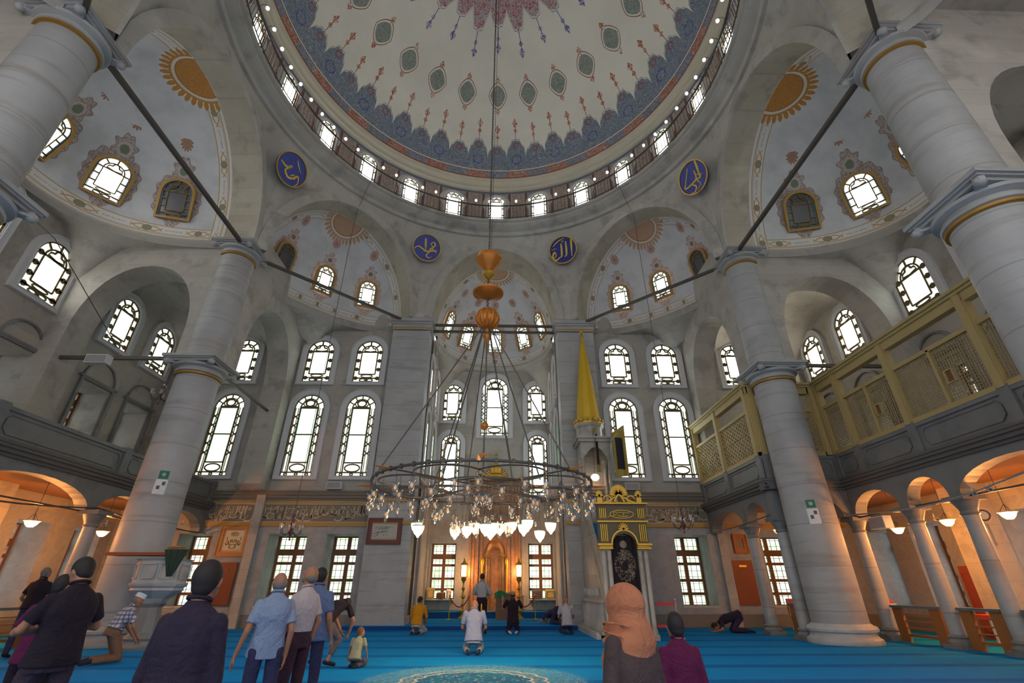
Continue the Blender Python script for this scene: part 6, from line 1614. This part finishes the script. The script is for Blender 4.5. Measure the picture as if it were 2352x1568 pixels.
# foreground man in navy jacket
figure('young man with black hair in dark navy jacket, large in the left foreground', (-1.17, -8.05), RAD(-4), stand(shL=(-.155, 0, 1.375), shR=(.155, 0, 1.375), elL=(-.20, -.02, 1.10), elR=(.20, .02, 1.10), wrL=(-.19, .06, .86), wrR=(.19, .06, .86), hed=(.01, .02, 1.61)), dict(shirt=navy, trousers=black), s=.835, vox=.0085, look=(-.15, 1, 0), sleeve='long', shirt_hem=.10, headscale=1.04)
# three visitors looking up
figure('bald man in light blue polo shirt and dark trousers looking up to the left', (-1.84, -5.45), RAD(30), stand(elL=(-.24, -.05, 1.12), wrL=(-.30, .02, .88), elR=(.22, -.06, 1.11), wrR=(.21, .0, .85), pel=(0, .04, .96), che=(0, -.03, 1.27), nek=(0, -.03, 1.475), hed=(0, .0, 1.605)), dict(shirt=polo_c, trousers=dkblue), s=.852, vox=.0085, look=(-.25, 1, .28), hair='fringe', hairm=hair_g, shirt_hem=.09)
figure('balding man with grey beard in pinkish white shirt looking up, behind the polo man', (-1.74, -4.92), RAD(66), stand(elL=(-.22, -.02, 1.12), wrL=(-.16, .12, .94), elR=(.22, -.06, 1.12), wrR=(.19, .0, .90), hed=(0, -.02, 1.63), pel=(0, .02, .96)), dict(shirt=white_c, trousers=cloth('dark_maroon_trousers', (.05, .015, .03))), s=.885, vox=.0085, look=(0, 1, .45), hair='fringe', hairm=hair_g, tuck=True, beard=True)
figure('man in mid blue shirt mostly hidden behind the balding man', (-1.80, -4.35), RAD(-5), stand(), dict(shirt=bluec, trousers=dkblue), s=.90, vox=.011, look=(.1, 1, .1), shirt_hem=.10)
# bent man and child
figure('man in black shirt and grey cropped trousers bending towards the small boy', (-2.98, .05), RAD(-22), dict(pel=(0, -.12, .76), che=(.0, .16, .98), nek=(.02, .34, 1.05), hed=(.03, .46, 1.03), shL=(-.17, .30, 1.02), shR=(.20, .30, 1.0), elL=(-.16, .42, .76), elR=(.30, .38, .74), wrL=(-.06, .48, .56), wrR=(.20, .42, .50), hiL=(-.10, -.12, .72), hiR=(.10, -.12, .72), knL=(-.20, .14, .44), knR=(.22, .12, .44), anL=(-.17, -.12, .08), anR=(.17, -.10, .08), toL=(-.20, .06, .035), toR=(.22, .08, .035), hnL=(0, 1, 0), hnR=(-1, 0, 0)), dict(shirt=black, trousers=greyt), s=1.0, vox=.012, look=(.25, .7, -.7), trouser_len=.72)
figure('small boy in beige shirt kneeling on the carpet next to the bending man', (-2.30, -.12), RAD(-12), seiza(elL=(-.27, .05, .50), wrL=(-.31, .10, .26), elR=(.27, .05, .50), wrR=(.30, .14, .24)), dict(shirt=beige, trousers=greyt), s=.60, vox=.009, look=(.7, .8, -.1), hairm=M('light_brown_hair', (.16, .07, .03), .8), headscale=1.30)
# worshippers
figure('man in mustard yellow sweater kneeling at the left end of the row', (-2.28, 7.32), RAD(-10), seiza(), dict(shirt=mustard, trousers=palet), s=1.04, vox=.014, look=(.5, 1, -.2), sleeve='long', shirt_hem=.04)
figure('bald man in pale blue shirt kneeling in the middle of the carpet, back to camera', (-.18, 1.98), RAD(2), seiza(hed=(0, .14, .90)), dict(shirt=lblue, trousers=palet, sock=dkblue), s=1.08, vox=.011, look=(0, 1, -.45), hair=None, shirt_hem=.06)
figure('man in light grey shirt standing before the prayer niche, back to camera', (-.18, 7.25), RAD(-3), stand(elL=(-.27, .04, 1.14), elR=(.27, .04, 1.14), wrL=(-.10, .26, 1.10), wrR=(.10, .26, 1.10), hnL=(0, -1, 0), hnR=(0, -1, 0), hed=(0, .05, 1.61)), dict(shirt=lgrey, trousers=black), s=1.04, vox=.014, look=(0, 1, -.3), sleeve='long', tuck=True)
figure('man in black t-shirt kneeling with both hands raised in prayer', (.88, 7.38), RAD(0), seiza(nek=(0, .0, .93), che=(0, -.04, .70), pel=(0, -.08, .33), hed=(0, .03, 1.08), shL=(-.19, -.02, .89), shR=(.19, -.02, .89), elL=(-.32, .12, .66), elR=(.32, .12, .66), wrL=(-.33, .22, .91), wrR=(.33, .22, .91), hdL=(0, .1, 1), hdR=(0, .1, 1), hnL=(.2, -1, 0), hnR=(-.2, -1, 0)), dict(shirt=black, trousers=blackb, sock=plaster_w), s=1.06, vox=.013, look=(0, 1, .1), hair='fringe', hairm=hair_d)
figure('bald man in lilac white t-shirt sitting on the carpet at the right of the row', (2.68, 7.30), RAD(4), seiza(), dict(shirt=mauve, trousers=dkblue), s=1.04, vox=.013, look=(-.4, 1, 0), hair=None)
figure('person in dark blue with white head cloth bowing down at the right pier', (2.55, 9.6, .14), RAD(35), prostrate(), dict(shirt=dkblue, trousers=dkblue), s=1.05, vox=.016, look=(0, .4, -1), up=(0, 1, 0), hair='short', hairm=mauve)
figure('dark-clothed worshipper bowing to the floor near the right arcade columns', (8.45, 7.55), RAD(75), prostrate(), dict(shirt=navy, trousers=cloth('dark_plum_cloth', (.04, .02, .06))), s=1.18, vox=.016, look=(0, .4, -1), up=(0, 1, 0))
# hijab woman, large at the right
scarf = cloth('salmon_headscarf', (.50, .20, .10), (.38, .12, .06), 12)
def hij(root, g, s):
    hd, nk = g('hed'), g('nek'); b = MB(); L = V(0, 1, 0)
    ell(b, hd+V(0, -.012, .012)*s, (.118*s, .138*s, .132*s), L, (0, 0, 1)); ell(b, hd+V(0, -.02, -.08)*s, (.120*s, .130*s, .13*s), L, (0, 0, 1))
    loft(b, [(nk+V(-.03, .05, -.24)*s, V(1, 0, 0), L, .13*s, .12*s), (nk+V(-.01, .03, -.14)*s, V(1, 0, 0), L, .170*s, .145*s), (nk+V(0, .0, -.05)*s, V(1, 0, 0), L, .165*s, .14*s), (nk+V(0, 0, .05)*s, V(1, 0, 0), L, .118*s, .128*s)], 24)
    for k in range(6):
        z0 = nk+V(-.012, .02, -.20+.045*k)*s; b.tube([z0+V((.138+.03*math.sin(k*.55))*math.sin(a), .135*math.cos(a), .03*math.sin(a*1.0+k*.6))*s for a in [2*PI*q/20 for q in range(20)]], .011*s, 6, True)
    remeshed(b, 'headscarf', scarf, root, .0085, 3)
figure('woman in salmon headscarf and dark brown coat, large in the right foreground', (1.02, -8.22), RAD(38), stand(shL=(-.17, 0, 1.40), shR=(.17, 0, 1.40), nek=(0, 0, 1.46), hed=(0, .03, 1.60), elL=(-.24, .0, 1.13), elR=(.24, .0, 1.13)), dict(shirt=cloth('dark_brown_coat', (.05, .032, .035), (.08, .05, .05)), trousers=blackb), s=.765, vox=.0095, look=(0, 1, 0), hair=None, sleeve='long', shirt_hem=.2, extra=hij, headscale=1.1)
figure('boy with black hair in maroon sweater at the right, partly behind the woman', (1.66, -6.95), RAD(8), stand(shL=(-.175, 0, 1.37), shR=(.175, 0, 1.37)), dict(shirt=maroon, trousers=black), s=.665, vox=.0085, look=(.1, 1, -.1), sleeve='long', headscale=1.18)
